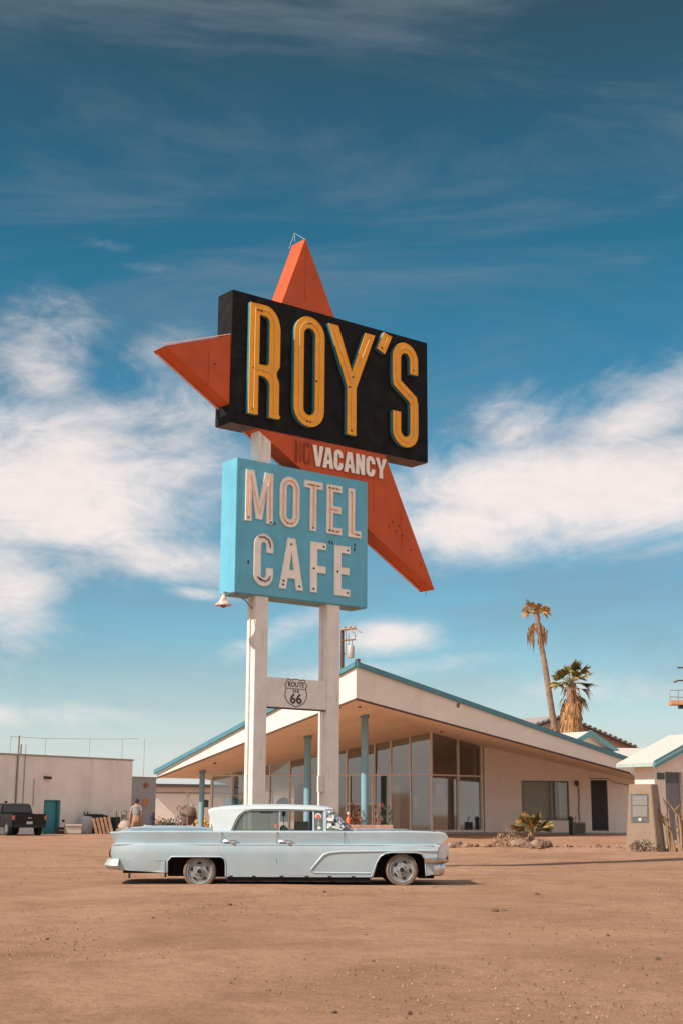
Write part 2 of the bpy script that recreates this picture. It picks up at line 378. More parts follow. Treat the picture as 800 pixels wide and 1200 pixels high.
# ------------------------------------------------------------------ the roadside sign
SIGN = thing('roadside_sign', "two post roadside sign reading ROY'S VACANCY MOTEL CAFE on a red star", 'sign', (-2.461, 29.992, -0.065), 0.6692)
SIGN.scale = (1.057,) * 3
def star_sign():
    P = SIGN
    white = mat('weathered_white_paint', (0.80, 0.74, 0.68), 0.75, var=0.08, scale=3, bump=0.25, bscale=25, col2=(0.42, 0.33, 0.27), c2amt=0.75, c2scale=5, c2lo=0.58, streak=True)
    red = mat('sign_red_paint', (0.56, 0.082, 0.011), 0.62, var=0.13, scale=1.6, bump=0.08, bscale=8, col2=(0.58, 0.115, 0.035), c2amt=0.5, c2scale=1.5, c2lo=0.5)
    black = mat('sign_black_paint', (0.012, 0.0122, 0.0125), 0.7, spec=0.15, var=0.3, scale=3, bump=0.1, bscale=10, col2=(0.032, 0.031, 0.030), c2amt=0.55, c2scale=2.5, c2lo=0.5)
    blue = mat('sign_turquoise_paint', (0.13, 0.46, 0.61), 0.62, var=0.09, scale=2, bump=0.08, bscale=8, col2=(0.16, 0.36, 0.43), c2amt=0.55, c2scale=4, c2lo=0.53, streak=True)
    yel = mat('letter_amber_paint', (0.95, 0.42, 0.012), 0.5, var=0.08, scale=4, col2=(0.50, 0.22, 0.05), c2amt=0.5, c2scale=6, c2lo=0.6)
    teal = mat('letter_teal_edge', (0.06, 0.26, 0.31), 0.55, var=0.1)
    cream = mat('letter_cream_paint', (0.92, 0.86, 0.77), 0.6, var=0.08, scale=5, col2=(0.45, 0.32, 0.24), c2amt=0.6, c2scale=7, c2lo=0.62)
    tubey = mat('neon_tube_amber_glass', (0.85, 0.50, 0.22), 0.25, var=0.05)
    tubep = mat('neon_tube_peach_glass', (0.88, 0.40, 0.20), 0.25, var=0.05)
    dark = mat('dark_fixing', (0.03, 0.022, 0.02), 0.5)
    dim = mat('bare_tube_rose', (0.20, 0.05, 0.035), 0.5)
    # posts and cross board
    for u0, u1 in ((0.76, 1.085), (2.635, 2.975)):
        m = MB(); m.box((u0, 0.035, -0.3), (u1, 0.335, 9.6 if u0 < 1 else 5.7)); m.build('post', white, P, bevel=0.008)
    m = MB(); m.box((1.085, 0.06, 3.315), (2.635, 0.16, 3.925)); cb = m.build('cross_board', white, P, bevel=0.006)
    m = MB(); m.box((1.085, 0.055, 3.29), (2.635, 0.165, 3.312)); m.build('lower_strap', dark, P)
    # star
    T, Lp, B, I = (1.925, 13.77), (-1.60, 10.49), (5.712, 6.205), (1.061, 11.456)
    m = MB(); m.prism([T, I, Lp, B], 0.03, 0.52); st = m.build('star', red, P)
    # tubing along the star edges
    def edge(a, b, yy, off, name='edge_tube'):
        a = Vector((a[0], yy, a[1])); b = Vector((b[0], yy, b[1])); t = (b - a).normalized(); nn = Vector((t.z, 0, -t.x)) * off
        mm = MB(); mm.tube([a + nn + t * 0.08, b + nn - t * 0.05], 0.014, 6); mm.build(name, MATS['edge_tube_glass'], st)
    mat('edge_tube_glass', (0.85, 0.45, 0.36), 0.3)
    edge(Lp, B, 0.43, -0.02) if False else None
    for a, b in ((Lp, B),): 
        t = Vector((b[0] - a[0], b[1] - a[1])).normalized(); nn = (t.y * 0.02, -t.x * 0.02)
        for off in (1,):
            mm = MB(); mm.tube([(a[0] + t.x * .1 + nn[0], 0.44, a[1] + t.y * .1 + nn[1]), (b[0] - t.x * .1 + nn[0], 0.44, b[1] - t.y * .1 + nn[1])], 0.016, 6)
            mm.build('edge_tube', MATS['edge_tube_glass'], st)
    mm = MB(); mm.tube([(Lp[0] - .02, 0.05, Lp[1] + .035), (I[0], 0.05, I[1] + .02)], 0.010, 6)
    mm.build('edge_tube', MATS['edge_tube_glass'], st)
    mm = MB()
    mm.tube([(T[0] - .14, 0.45, T[1] - .14), (T[0] - .02, 0.42, T[1] + .26), (T[0] + .02, 0.1, T[1] + .02)], 0.0055, 4)
    mm.tube([(T[0] - .06, 0.35, T[1] + .02), (T[0] - .02, 0.42, T[1] + .26)], 0.005, 4)
    mm.tube([(B[0] - .02, 0.3, B[1]), (B[0] - .02, 0.3, B[1] - .12)], 0.012, 5); mm.build('tip_wire', mat('pale_wire', (.5, .48, .45), .5), st, split=True)
    mm = MB()
    for u, z in ((3.9, 7.25), (4.35, 7.5), (4.46, 7.62), (4.56, 7.42), (4.66, 7.56), (5.0, 7.05), (4.75, 7.35), (5.3, 6.75), (-.4, 10.35), (.3, 10.55)):
        mm.box((u - .018, .022, z - .018), (u + .018, .03, z + .018))
    mm.build('rivet', dark, st, split=True)
    seam = mat('sign_seam', (0.30, 0.045, 0.012), .7)
    for u, z0, z1 in ((4.72, 6.93, 7.98), (3.9, 7.66, 9.1), (1.93, 12.2, 13.62), (-.55, 9.75, 10.68)):
        mm = MB(); mm.box((u - .004, .026, z0 + .1), (u + .004, .0295, z1 - .06)); mm.build('sheet_seam', seam, st)
    # black box, blue box
    m = MB(); m.box((-0.005, 0, 9.168), (5.515, 0.56, 12.088)); bb = m.build('name_cabinet', black, P, bevel=0.006)
    m = MB(); m.box((0.203, 0, 5.594), (3.703, 0.56, 8.428)); mb_ = m.build('motel_cabinet', blue, P, bevel=0.006)
    m = MB()
    for u in (0.203, 3.703):
        pass
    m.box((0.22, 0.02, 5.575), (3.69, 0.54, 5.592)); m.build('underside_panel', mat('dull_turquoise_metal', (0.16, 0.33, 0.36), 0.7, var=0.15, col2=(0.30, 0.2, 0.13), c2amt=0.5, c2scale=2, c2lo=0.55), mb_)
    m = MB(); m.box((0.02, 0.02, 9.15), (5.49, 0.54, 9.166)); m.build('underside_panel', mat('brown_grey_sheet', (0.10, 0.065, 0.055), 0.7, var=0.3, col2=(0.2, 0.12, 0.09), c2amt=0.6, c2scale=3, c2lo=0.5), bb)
    m = MB(); m.prism([(0.09, 9.35), (0.16, 9.32), (0.38, 9.33), (0.40, 9.62)], 0, 0.006); o = m.build('torn_patch', dark, bb)
    o.matrix_local = Matrix(((0, -1, 0, -0.012), (1, 0, 0, 0.0), (0, 0, 1, 0), (0, 0, 0, 1)))

    def letter(name, outline, holes, parent, face, side, tubes, tubemat, depth, y_back, rim, tr, dots=(), thick=0.012, label=None):
        y1 = y_back; y0 = y_back - depth
        m = MB(); m.prism(outline, y0, y1 - 0.0005, 0, 1, holes)
        o = m.build(name, [face, side], parent)
        if label: o['label'] = label
        m = MB()
        if rim:
            for lp in [outline] + list(holes):
                m.tube([(p[0], y0 - 0.004, p[1]) for p in lp], rim, 4, closed=True)
            m.build('rim', face, o, split=True)
        if tubes:
            m = MB()
            for t in tubes: m.tube([(p[0], y0 - 0.022, p[1]) for p in t], tr, 6)
            m.build('neon_tube', tubemat, o, split=True)
        if dots:
            m = MB()
            for (u, z) in dots:
                m.box((u - .022, y0 - .012, z - .018), (u + .022, y0 - .002, z + .018))
            m.build('tube_socket', dark, o, split=True)
        return o
    D = 0.105; yb = 0.0
    def L1(nm, out, holes, tubes, dots): return letter('letter_' + nm, out, holes, bb, yel, teal, tubes, tubey, D, yb, 0.007, 0.010, dots)
    # R
    out = [(.385, 9.4), (.62, 9.4), (.62, 10.28)] + arc(.72, 10.08, .2, .2, 90, 0, 8) + [(.92, 9.40), (1.17, 9.40), (1.205, 9.47), (1.165, 9.50), (1.165, 10.15)] + arc(1.02, 10.15, .145, .2, 0, 55, 5)[1:] + [(1.095, 10.42)] + arc(1.0, 10.62, .175, .19, -50, 0, 5) + [(1.175, 11.36)] + arc(.79, 11.36, .385, .51, 0, 90, 12) + [(.385, 11.87)]
    hole = [(.63, 10.525), (.80, 10.525)] + arc(.80, 10.62, .1, .095, -90, 0, 5)[1:] + [(.9, 11.50)] + arc(.78, 11.50, .12, .135, 0, 90, 6)[1:] + [(.63, 11.635)]
    L1('R', out, [hole], [[(.505, 9.5), (.505, 11.76)], [(.505, 11.76), (.8, 11.76)] + arc(.8, 11.36, .24, .4, 90, 0, 8) + [(1.04, 10.62)] + arc(.9, 10.62, .14, .21, 0, -90, 6) + [(.505, 10.41)], [(.75, 10.40)] + arc(.85, 10.2, .19, .2, 90, 0, 6) + [(1.04, 9.5)]],
       [(.5, 9.52), (.5, 10.42), (.60, 11.73), (.68, 11.73)])
    # O
    L1('O', stadium(1.565, 2.38, 9.385, 11.885), [stadium(1.812, 2.133, 9.635, 11.635)], [stadium(1.69, 2.256, 9.51, 11.76) + [(2.256, 11.4)]], [(1.94, 11.75), (2.0, 11.75), (1.93, 9.5), (2.01, 9.5), (2.17, 10.45)])
    # Y
    L1('Y', [(2.49, 11.87), (2.762, 11.87), (3.152, 10.87), (3.548, 11.87), (3.82, 11.87), (3.278, 10.50), (3.278, 9.40), (3.03, 9.40), (3.03, 10.50)], [],
       [[(2.66, 11.75), (3.154, 10.55), (3.154, 9.52)], [(3.65, 11.75), (3.154, 10.60)]], [(3.66, 11.76), (3.15, 9.5), (3.19, 10.75), (3.09, 10.5)])
    L1('apostrophe', [(4.09, 12.01), (4.33, 11.95), (4.115, 11.49), (3.885, 11.58)][::-1], [], [[(4.17, 11.88), (4.04, 11.60)]], [(4.15, 11.85), (4.03, 11.62)])
    # S
    r_ = .263; cx = 4.74
    path = [(cx + r_, 11.18)] + arc(cx, 11.625, r_, .14, 0, 180, 14) + [(cx - r_, 10.97), (cx - r_ + .02, 10.88), (cx + r_ - .03, 10.56), (cx + r_, 10.45), (cx + r_, 9.80)] + arc(cx, 9.785, r_, .27, 0, -180, 14) + [(cx - r_, 10.2)]
    path = [(cx + r_, 11.17)] + arc(cx, 11.49, r_, .275, 0, 180, 14) + [(cx - r_, 10.97), (cx - r_ + .02, 10.88), (cx + r_ - .03, 10.56), (cx + r_, 10.45)] + arc(cx, 9.78, r_, .27, 0, -180, 14) + [(cx - r_, 10.2)]
    L1('S', stroke(path, .235), [], [path], [(cx + r_, 11.28), (cx + .12, 10.66), (cx + .18, 10.62)])
    # MOTEL CAFE
    def L2(nm, out, holes, tubes, dots, tm=tubep): return letter('letter_' + nm, out, holes, mb_, cream, cream, tubes, tm, 0.03, 0.0, 0.008, 0.012, dots)
    t = .165
    z0, z1 = 7.115, 8.205
    L2('M', [(.415, z0), (.565, z0), (.565, 7.85), (.69, 7.18), (.83, 7.18), (.955, 7.85), (.955, z0), (1.105, z0), (1.105, z1), (.90, z1), (.76, 7.55), (.62, z1), (.415, z1)], [],
       [[(.49, z0 + .08), (.50, z1 - .08), (.76, 7.30), (1.02, z1 - .08), (1.03, z0 + .08)]], [(.49, 7.19), (1.06, 7.15), (1.16, 7.14)])
    L2('O', stadium(1.297, 1.80, z0, z1), [stadium(1.455, 1.642, z0 + .16, z1 - .16)], [stadium(1.375, 1.722, z0 + .08, z1 - .08) + [(1.722, 8.0)]], [(1.5, 7.2), (1.6, 7.2)])
    L2('T', [(2.1, z0), (2.255, z0), (2.255, z1 - .155), (2.42, z1 - .155), (2.42, z1), (1.935, z1), (1.935, z1 - .155), (2.1, z1 - .155)], [],
       [[(2.0, z1 - .08), (2.36, z1 - .08)], [(2.178, z1 - .1), (2.178, z0 + .07)]], [(2.06, z1 - .08), (2.11, z1 - .08), (2.16, z1 - .08), (2.3, z1 - .08), (2.178, z0 + .07)])
    def E(x0, x1, z0, z1, t, w): 
        zm = (z0 + z1) / 2
        return [(x0, z0), (x1, z0), (x1, z0 + t), (x0 + w, z0 + t), (x0 + w, zm - t / 2), (x1 - .02, zm - t / 2), (x1 - .02, zm + t / 2), (x0 + w, zm + t / 2), (x0 + w, z1 - t), (x1, z1 - t), (x1, z1), (x0, z1)]
    L2('E', E(2.548, 2.952, z0, z1, .145, .165), [], [[(2.9, z1 - .07), (2.63, z1 - .07), (2.63, z0 + .07), (2.9, z0 + .07)], [(2.63, 7.66), (2.88, 7.66)]], [(2.62, z1 - .07), (2.72, z1 - .07), (2.82, z1 - .07), (2.62, z0 + .07), (2.72, z0 + .07), (2.84, z0 + .07)])
    L2('L', [(3.14, z0), (3.49, z0), (3.49, z0 + .15), (3.31, z0 + .15), (3.31, z1), (3.14, z1)], [], [[(3.225, z1 - .08), (3.225, z0 + .075), (3.44, z0 + .075)]], [(3.225, z1 - .09), (3.36, z0 + .07), (3.43, z0 + .07)])
    z0, z1 = 5.785, 6.88; r_ = .158; cx = .894
    path = [(cx + r_, 6.50)] + arc(cx, z1 - .24, r_, r_, 0, 180, 12) + arc(cx, z0 + .24, r_, r_, 180, 360, 12) + [(cx + r_, 6.17)]
    L2('C', stroke(path, t), [], [], [(.80, 5.93), (.84, 5.91)])
    m = MB(); m.tube([(.76, -.05, 6.80), (.9, -.05, 6.815), (1.0, -.05, 6.77), (1.05, -.05, 6.68), (1.055, -.05, 6.60)], .012, 5); m.tube([(.74, -.05, 5.96), (.82, -.05, 5.91), (.94, -.05, 5.88), (1.03, -.05, 5.93), (1.06, -.05, 6.0)], .012, 5); m.build('broken_tube', dark, mb_, split=True)
    L2('A', [(1.305, z0), (1.475, z0), (1.512, 6.02), (1.713, 6.02), (1.75, z0), (1.92, z0), (1.705, z1), (1.52, z1)], [[(1.545, 6.20), (1.68, 6.20), (1.613, 6.60)]], [], [(1.40, 5.87), (1.41, 5.95), (1.83, 5.87), (1.6, 6.75)])
    L2('F', [(2.12, z0), (2.29, z0), (2.29, 6.22), (2.52, 6.22), (2.52, 6.37), (2.29, 6.37), (2.29, 6.735), (2.53, 6.735), (2.53, z1), (2.12, z1)], [], [], [(2.205, 5.86), (2.205, 6.3), (2.47, 6.80)])
    L2('E', E(2.77, 3.182, z0, z1, .15, .17), [], [], [(3.12, 6.80), (3.12, 5.86), (2.85, 6.3)])
    m = MB()
    for u, z, a in ((3.33, 6.85, 0), (3.34, 6.95, 1), (2.65, 6.93, 2), (2.72, 6.92, 2), (.53, 6.25, 1), (3.13, 6.30, 0)):
        m.box((u - .02, -.004, z - .035), (u + .02, -.0005, z + .035))
    m.build('paint_chip', dark, mb_, split=True)
    # VACANCY + NO on the star face
    yb2 = 0.03; z0, z1 = 8.57, 9.035; h = z1 - z0
    def L3(nm, out, holes, tubes=()): return letter('letter_' + nm, out, holes, st, cream, mat('letter_grey_side', (0.35, 0.26, 0.22), 0.7), tubes, dim, 0.035, yb2, 0.006, 0.01)
    q = .10
    def A(x0, x1):
        c_ = (x0 + x1) / 2
        return [(x0, z0), (x0 + q, z0), (x0 + q + .02, z0 + .1), (x1 - q - .02, z0 + .1), (x1 - q, z0), (x1, z0), (c_ + .062, z1), (c_ - .062, z1)], [[(c_ - .035, z0 + .185), (c_ + .035, z0 + .185), (c_, z0 + .34)]]
    def Cc(x0, x1):
        w = .092; r_ = (x1 - x0) / 2 - w / 2; c_ = (x0 + x1) / 2
        return stroke([(c_ + r_, z1 - .17)] + arc(c_, z1 - r_ - w / 2, r_, r_, 0, 180, 8) + arc(c_, z0 + r_ + w / 2, r_, r_, 180, 360, 8) + [(c_ + r_, z0 + .17)], w)
    L3('V', [(2.165, z1), (2.27, z1), (2.312, z0 + .16), (2.355, z1), (2.46, z1), (2.36, z0), (2.262, z0)], [])
    L3('A', *A(2.44, 2.735)); L3('C', Cc(2.752, 2.99), []); L3('A', *A(3.03, 3.335))
    L3('N', [(3.358, z0), (3.452, z0), (3.452, z0 + .24), (3.52, z0), (3.612, z0), (3.612, z1), (3.518, z1), (3.518, z1 - .22), (3.452, z1), (3.358, z1)], [])
    L3('C', Cc(3.655, 3.905), [])
    L3('Y', [(3.925, z1), (4.03, z1), (4.09, z1 - .2), (4.145, z1), (4.25, z1), (4.135, z0 + .2), (4.135, z0), (4.04, z0), (4.04, z0 + .2)], [])
    m = MB()
    for pth in ([(1.72, z0 + .02), (1.72, z1 + .03), (1.855, z0 + .02), (1.855, z1 + .03)], stadium(1.935, 2.10, z0 + .01, z1 + .02, 6) + [(2.10, 8.9)], [(1.745, z0), (1.745, z1)], stadium(1.96, 2.075, z0 + .04, z1 - .02, 6)):
        m.tube([(u, .012, z) for u, z in pth], .007, 5)
    m.build('bare_tube', dim, st, split=True)
    # route shield painted on the board
    ink = mat('shield_black_ink', (0.035, 0.035, 0.04), 0.7)
    def shield(cx, cz, w, hh):
        pts = [(-.5, .25), (-.5, .30), (-.44, .36), (-.40, .42), (-.42, .47), (-.36, .50), (-.27, .455), (-.18, .455), (-.09, .49), (0, .505)]
        low = [(-.5, .25), (-.46, .19), (-.455, .13), (-.49, .03), (-.50, -.08), (-.47, -.2), (-.40, -.31), (-.28, -.40), (-.12, -.455), (0, -.50)]
        Lp = pts[::-1] + low[1:]
        full = Lp + [(-x, z) for x, z in Lp[::-1][1:-1]]
        return [(cx + x * w, cz + z * hh) for x, z in full]
    sx, sz, sw, sh = 1.838, 3.632, .56, .58
    m = MB(); m.tube([(u, .058, z) for u, z in shield(sx, sz, sw, sh)], .0085, 6, closed=True)
    m.tube([(sx - .455 * sw, .058, sz + .15 * sh), (sx + .455 * sw, .058, sz + .15 * sh)], .0065, 6)
    m.build('shield_line', ink, cb, split=True)
    def text(body, size, x, z, y, bold, name, sxs=1.0):
        cu = bpy.data.curves.new('t', 'FONT'); cu.body = body; cu.size = size; cu.align_x = 'CENTER'; cu.extrude = 0.003; cu.offset = bold; cu.resolution_u = 3
        o = bpy.data.objects.new('t', cu); C.objects.link(o)
        me = bpy.data.meshes.new_from_object(o.evaluated_get(bpy.context.evaluated_depsgraph_get())); bpy.data.objects.remove(o, do_unlink=True)
        me.transform(Matrix(((sxs, 0, 0, x), (0, 0, -1, y), (0, 1, 0, z), (0, 0, 0, 1)))); me.materials.clear(); me.materials.append(ink)
        o = bpy.data.objects.new(name, me); C.objects.link(o); o.parent = cb; return o
    text('ROUTE', .150, sx, 3.757, .055, .001, 'lettering_ROUTE', .88)
    text('U S', .085, sx, 3.642, .055, .003, 'lettering_US', 1.25)
    text('66', .285, sx, 3.415, .055, .005, 'lettering_66', 1.1)
    # electrical box and conduit on the right post
    m = MB(); m.box((2.575, .10, 1.62), (2.634, .27, 1.95)); m.tube([(2.60, .2, -.1), (2.60, .2, 1.62)], .018, 6); m.tube([(2.60, .2, 1.95), (2.60, .2, 5.6)], .014, 6)
    m.build('meter_box', mat('cream_metal', (0.75, 0.68, 0.6), 0.6), P, split=True)
    m = MB(); m.tube([(.735, .2, .0), (.735, .2, 5.6)], .016, 6); m.build('conduit', MATS['cream_metal'], P)
star_sign()
# bell lamp on its bent arm
def sign_lamp():
    o = thing('bell_lamp', 'rusty white bell lamp on a bent arm below the turquoise MOTEL CAFE cabinet', 'lamp', (-2.461, 29.992, 5.749), 0.6692)
    o.scale = (1.057,) * 3
    r = MB(); r.tube([(.76, .15, -.18), (.55, .13, -.02), (.3, .12, .055), (.1, .10, .075), (.0, .09, .08), (.0, .09, .02)], .016, 7); r.build('arm', mat('grey_galvanised', (0.28, 0.28, 0.27), 0.5, 0.4), o)
    m = MB(); M = Matrix.Translation((0.0, .09, 0))
    m.lathe([(.03, .03), (.045, .0), (.06, -.06), (.10, -.12), (.165, -.17), (.17, -.20), (.15, -.19), (.09, -.13), (.04, -.06)], 20, M=M)
    m.build('shade', mat('enamel_white_rusty', (0.66, 0.52, 0.44), 0.5, var=0.1, col2=(0.35, 0.14, 0.06), c2amt=0.9, c2scale=10, c2lo=0.52), o, smooth=40)
    m = MB(); m.lathe([(.02, -.06), (.05, -.13), (.06, -.19), (.045, -.235), (.015, -.25)], 14, M=M); m.build('bulb_guard', mat('rust_brown', (0.30, 0.13, 0.07), 0.8, var=0.25), o, smooth=40)
sign_lamp()

# ------------------------------------------------------------------ the parked saloon car
def interp(tab, x):
    if x <= tab[0][0]: return tab[0][1]
    for (a, u), (b, v) in zip(tab, tab[1:]):
        if x <= b:
            t = (x - a) / (b - a); return u + (v - u) * t
    return tab[-1][1]
def build_car():
    car = thing('parked_car', 'old pale blue and white finned saloon car parked on sand in front of the sign', 'car', (-2.37, 25.15, 0), math.radians(3))
    paint = mat('pale_blue_car_paint', (0.375, 0.485, 0.53), 0.36, var=0.07, scale=2.5, bump=0.03, bscale=14, col2=(0.45, 0.48, 0.47), c2amt=0.6, c2scale=3, c2lo=0.5, coat=0.4)
    roofp = mat('white_roof_paint', (0.53, 0.60, 0.61), 0.5, var=0.05, scale=4, col2=(0.55, 0.53, 0.48), c2amt=0.5, c2scale=6, c2lo=0.58, coat=0.1)
    chrome = mat('worn_chrome', (0.62, 0.62, 0.60), 0.28, 1.0, var=0.12, scale=9, col2=(0.33, 0.26, 0.2), c2amt=0.5, c2scale=8, c2lo=0.56)
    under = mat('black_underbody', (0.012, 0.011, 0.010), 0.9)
    rubber = mat('window_rubber', (0.02, 0.022, 0.025), 0.6)
    seam = mat('panel_gap', (0.10, 0.11, 0.11), 0.8)
    ZB = [(-1.5, .235), (-1.4, .225), (-.56, .175), (-.50, .13), (.42, .11), (2.87, .11), (3.75, .13), (4.0, .16)]
    ZT = [(-1.51, .850), (-1.2, .868), (0, .872), (.6, .872), (2.5, .880), (3.6, .890), (3.95, .878), (4.05, .86)]
    ZD = [(-1.5, .82), (-1.42, .885), (-1.2, .925), (-.8, .955), (-.2, .95), (.3, .905), (2.5, .905), (2.8, .925), (3.5, .915), (4.0, .86)]
    xs = [-1.51, -1.47, -1.38, -1.2, -.9, -.6, -.3, 0, .3, .6, 1.0, 1.4, 1.8, 2.2, 2.6, 2.9, 3.2, 3.5, 3.75, 3.9, 4.0, 4.06]
    wf = lambda x: 1 - .10 * sm(-.9, -1.5, x) - .05 * sm(3.3, 4.05, x)
    rows = []
    for x in xs:
        zb, zt, zd, w = interp(ZB, x), interp(ZT, x), interp(ZD, x), wf(x)
        R = [(0, zb), (.84 * w, zb), (.965 * w, zb + .02), (.995 * w, .33), (1.012 * w, .50), (1.016 * w, .625), (1.0 * w, .658), (.935 * w, .672), (.955 * w, .78),
             (.968 * w, zt - .02), (.945 * w, zt), (.82 * w, zt - .004), (.72 * w, max(zt - .012, min(zd - .02, zt))), (.5 * w, zd - .008), (0, zd)]
        rows.append(R)
    n = len(rows[0])
    rear = [-1.38, -1.38, -1.39, -1.44, -1.49, -1.47, -1.43, -1.43, -1.47, -1.51, -1.52, -1.50, -1.44, -1.42, -1.42]
    frnt = [3.93, 3.93, 3.93, 3.94, 3.96, 3.99, 4.02, 4.04, 4.16, 4.13, 4.07, 4.02, 3.99, 3.98, 3.98]
    V = []; F = []
    for i, R in enumerate(rows):
        for j, (y, z) in enumerate(R):
            x = xs[i]
            if x < -1.3:
                t = (x + 1.3) / (-.21); x = -1.3 + (rear[j] + 1.3) * t
            if x > 3.8:
                t = (x - 3.8) / .26; x = 3.8 + (frnt[j] - 3.8) * t
            V.append((x, -y, z))
        for j in range(n - 2, 0, -1):
            y, z = R[j]; x = V[i * (2 * n - 2) + j][0]
            V.append((x, y, z))
    k = 2 * n - 2
    for i in range(len(xs) - 1):
        for j in range(k):
            F.append((i * k + j, i * k + (j + 1) % k, (i + 1) * k + (j + 1) % k, (i + 1) * k + j))
    F.append(tuple(range(k))); F.append(tuple((len(xs) - 1) * k + j for j in range(k))[::-1])
    m = MB(); m.add(V, F); body = m.build('body', [paint, under], car)
    cut = []
    for poly in ([(-.53, -.2), (-.53, .37), (-.52, .42), (-.47, .445), (.33, .445), (.385, .43), (.415, .38), (.42, .3), (.44, -.2)],
                 [(2.86, -.2), (2.88, .12), (2.95, .36), (3.0, .46), (3.07, .505), (3.2, .525), (3.6, .525), (3.69, .505), (3.74, .44), (3.76, .3), (3.78, -.2)]):
        for s in (-1, 1):
            c = MB(); c.prism(poly, s * .60, s * 1.3); o = c.build('cut', under, car); cut.append(o)
    c = MB(); c.prism([(.34, .90), (.34, 1.3), (2.58, 1.3), (2.58, .86), (2.3, .42), (.75, .42)], -.835, .835); cut.append(c.build('cut', under, car))
    c = MB(); c.box((-1.3, -.70, .90), (-1.29, .70, .901)); c2 = c.build('cut', under, car); cut.append(c2); bpy.data.objects.remove(cut.pop(), do_unlink=True)
    bpy.context.view_layer.update()
    boolean(body, cut)
    if not body.data.materials: body.data.materials.append(paint)
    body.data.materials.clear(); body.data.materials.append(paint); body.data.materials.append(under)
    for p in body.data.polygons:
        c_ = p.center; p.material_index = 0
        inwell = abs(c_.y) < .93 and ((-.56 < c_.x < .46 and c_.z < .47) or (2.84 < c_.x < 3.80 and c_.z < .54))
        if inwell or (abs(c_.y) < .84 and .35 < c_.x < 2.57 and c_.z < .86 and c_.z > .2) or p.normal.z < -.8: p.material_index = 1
    def side(x, z, y=None): return y
    # raised spear moulding and rear skirt panel, both sides
    for s in (-1, 1):
        def X(p, d=0.0): return [(a, s * (interp([(.2, .965), (.33, .995), (.5, 1.012), (.625, 1.016), (.66, 1.0), (.68, .94), (.78, .957), (.86, .97)], z) * wf(a) + d), z) for a, z in p]
        m = MB(); m.tube(X([(3.96, .565), (3.7, .57), (3.0, .56), (2.35, .545), (2.15, .525), (2.05, .49), (1.88, .29), (1.84, .235), (1.90, .205), (2.2, .20), (2.84, .20)]), .020, 6)
        m.build('side_moulding', paint, body, smooth=60)
        m = MB(); m.tube(X([(-1.47, .645), (-1.2, .650), (.0, .652), (1.5, .655), (3.0, .655), (3.9, .65)], .002), .013, 6); m.build('crease_moulding', paint, body, smooth=60)
        m = MB(); y0 = .965
        outer = [(-1.37, .235), (-.57, .19), (-.57, .405), (-1.30, .425)]
        inner = [(-1.24, .26), (-.64, .225), (-.64, .36), (-1.18, .375)]
        def yy(a, z, d): return s * (interp([(.2, .965), (.33, .995), (.5, 1.012)], z) * wf(a) + d)
        vs = [(a, yy(a, z, -.01), z) for a, z in outer] + [(a * .995 + -.004, yy(a, z, .022), z) for a, z in outer] + [(a, yy(a, z, .004), z) for a, z in inner]
        fs = [(i, (i + 1) % 4, 4 + (i + 1) % 4, 4 + i) for i in range(4)] + [(4 + i, 4 + (i + 1) % 4, 8 + (i + 1) % 4, 8 + i) for i in range(4)] + [(8, 9, 10, 11)]
        m.add(vs, fs); m.build('skirt_panel', paint, body, bevel=.006)
        # wheel arch lips
        m = MB(); m.tube(X([(-.535, .2), (-.535, .38), (-.47, .455), (.34, .455), (.40, .43), (.43, .36), (.435, .14)], .0), .013, 6); m.build('arch_lip', paint, body, smooth=60)
        m = MB(); m.tube(X([(2.855, .14), (2.94, .37), (3.0, .47), (3.08, .52), (3.2, .54), (3.6, .54), (3.70, .515), (3.755, .44), (3.775, .2)], .0), .013, 6); m.build('arch_lip', paint, body, smooth=60)
        # doors: gaps + handles
        for nm, gap, hx in (('rear_door', [(.36, .86), (.355, .66), (.36, .47)], .50), ('front_door', [(1.285, .87), (1.275, .66), (1.275, .40), (1.30, .24), (1.36, .155)], 1.43)):
            m = MB(); m.tube([(a, b - s * .004 * 0, c) for a, b, c in X(gap, .0)], .0045, 5)
            if nm == 'front_door': m.tube(X([(2.40, .87), (2.40, .66), (2.40, .2), (2.36, .16), (1.36, .155)], .0), .0045, 5); m.tube(X([(1.30, .24), (1.26, .17), (1.22, .155), (.45, .155)], .0), .004, 5)
            d = m.build('door_gap', seam, body, split=True)
            m = MB(); ys = s * 1.0
            m.tube([(hx - .13, s * .955, .705), (hx - .09, s * .99, .712), (hx, s * 1.0, .70), (hx + .06, s * 1.0, .685)], .016, 7)
            m.lathe([(.0, 0), (.035, .005), (.03, .03), (.0, .04)], 10, M=Matrix.Translation((hx + .05, s * 1.0, .685)) @ Matrix.Rotation(s * -PI / 2, 4, 'X') )
            m.tube([(hx - .12, s * .97, .72), (hx + .1, s * .965, .725)], .01, 5)
            m.build('door_handle', chrome, body, smooth=50, split=True)
    # dark sill under the doors with drain holes
    m = MB()
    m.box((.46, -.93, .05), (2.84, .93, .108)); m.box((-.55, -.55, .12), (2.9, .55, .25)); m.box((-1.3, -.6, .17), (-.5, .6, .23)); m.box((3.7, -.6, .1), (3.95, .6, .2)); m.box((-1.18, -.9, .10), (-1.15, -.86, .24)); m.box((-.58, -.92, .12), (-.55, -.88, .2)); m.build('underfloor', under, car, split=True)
    m = MB()
    for x in (.52, .9, 1.36, 1.78, 2.16, 2.55): m.box((x - .03, -.972, .118), (x + .03, -.96, .15))
    m.build('drain_hole', under, body, split=True)
    # wheels
    tyre = mat('dusty_tan_tyre', (0.20, 0.145, 0.105), 0.9, var=0.25, scale=9, bump=0.3, bscale=30, col2=(0.06, 0.045, 0.04), c2amt=0.8, c2scale=5, c2lo=0.5)
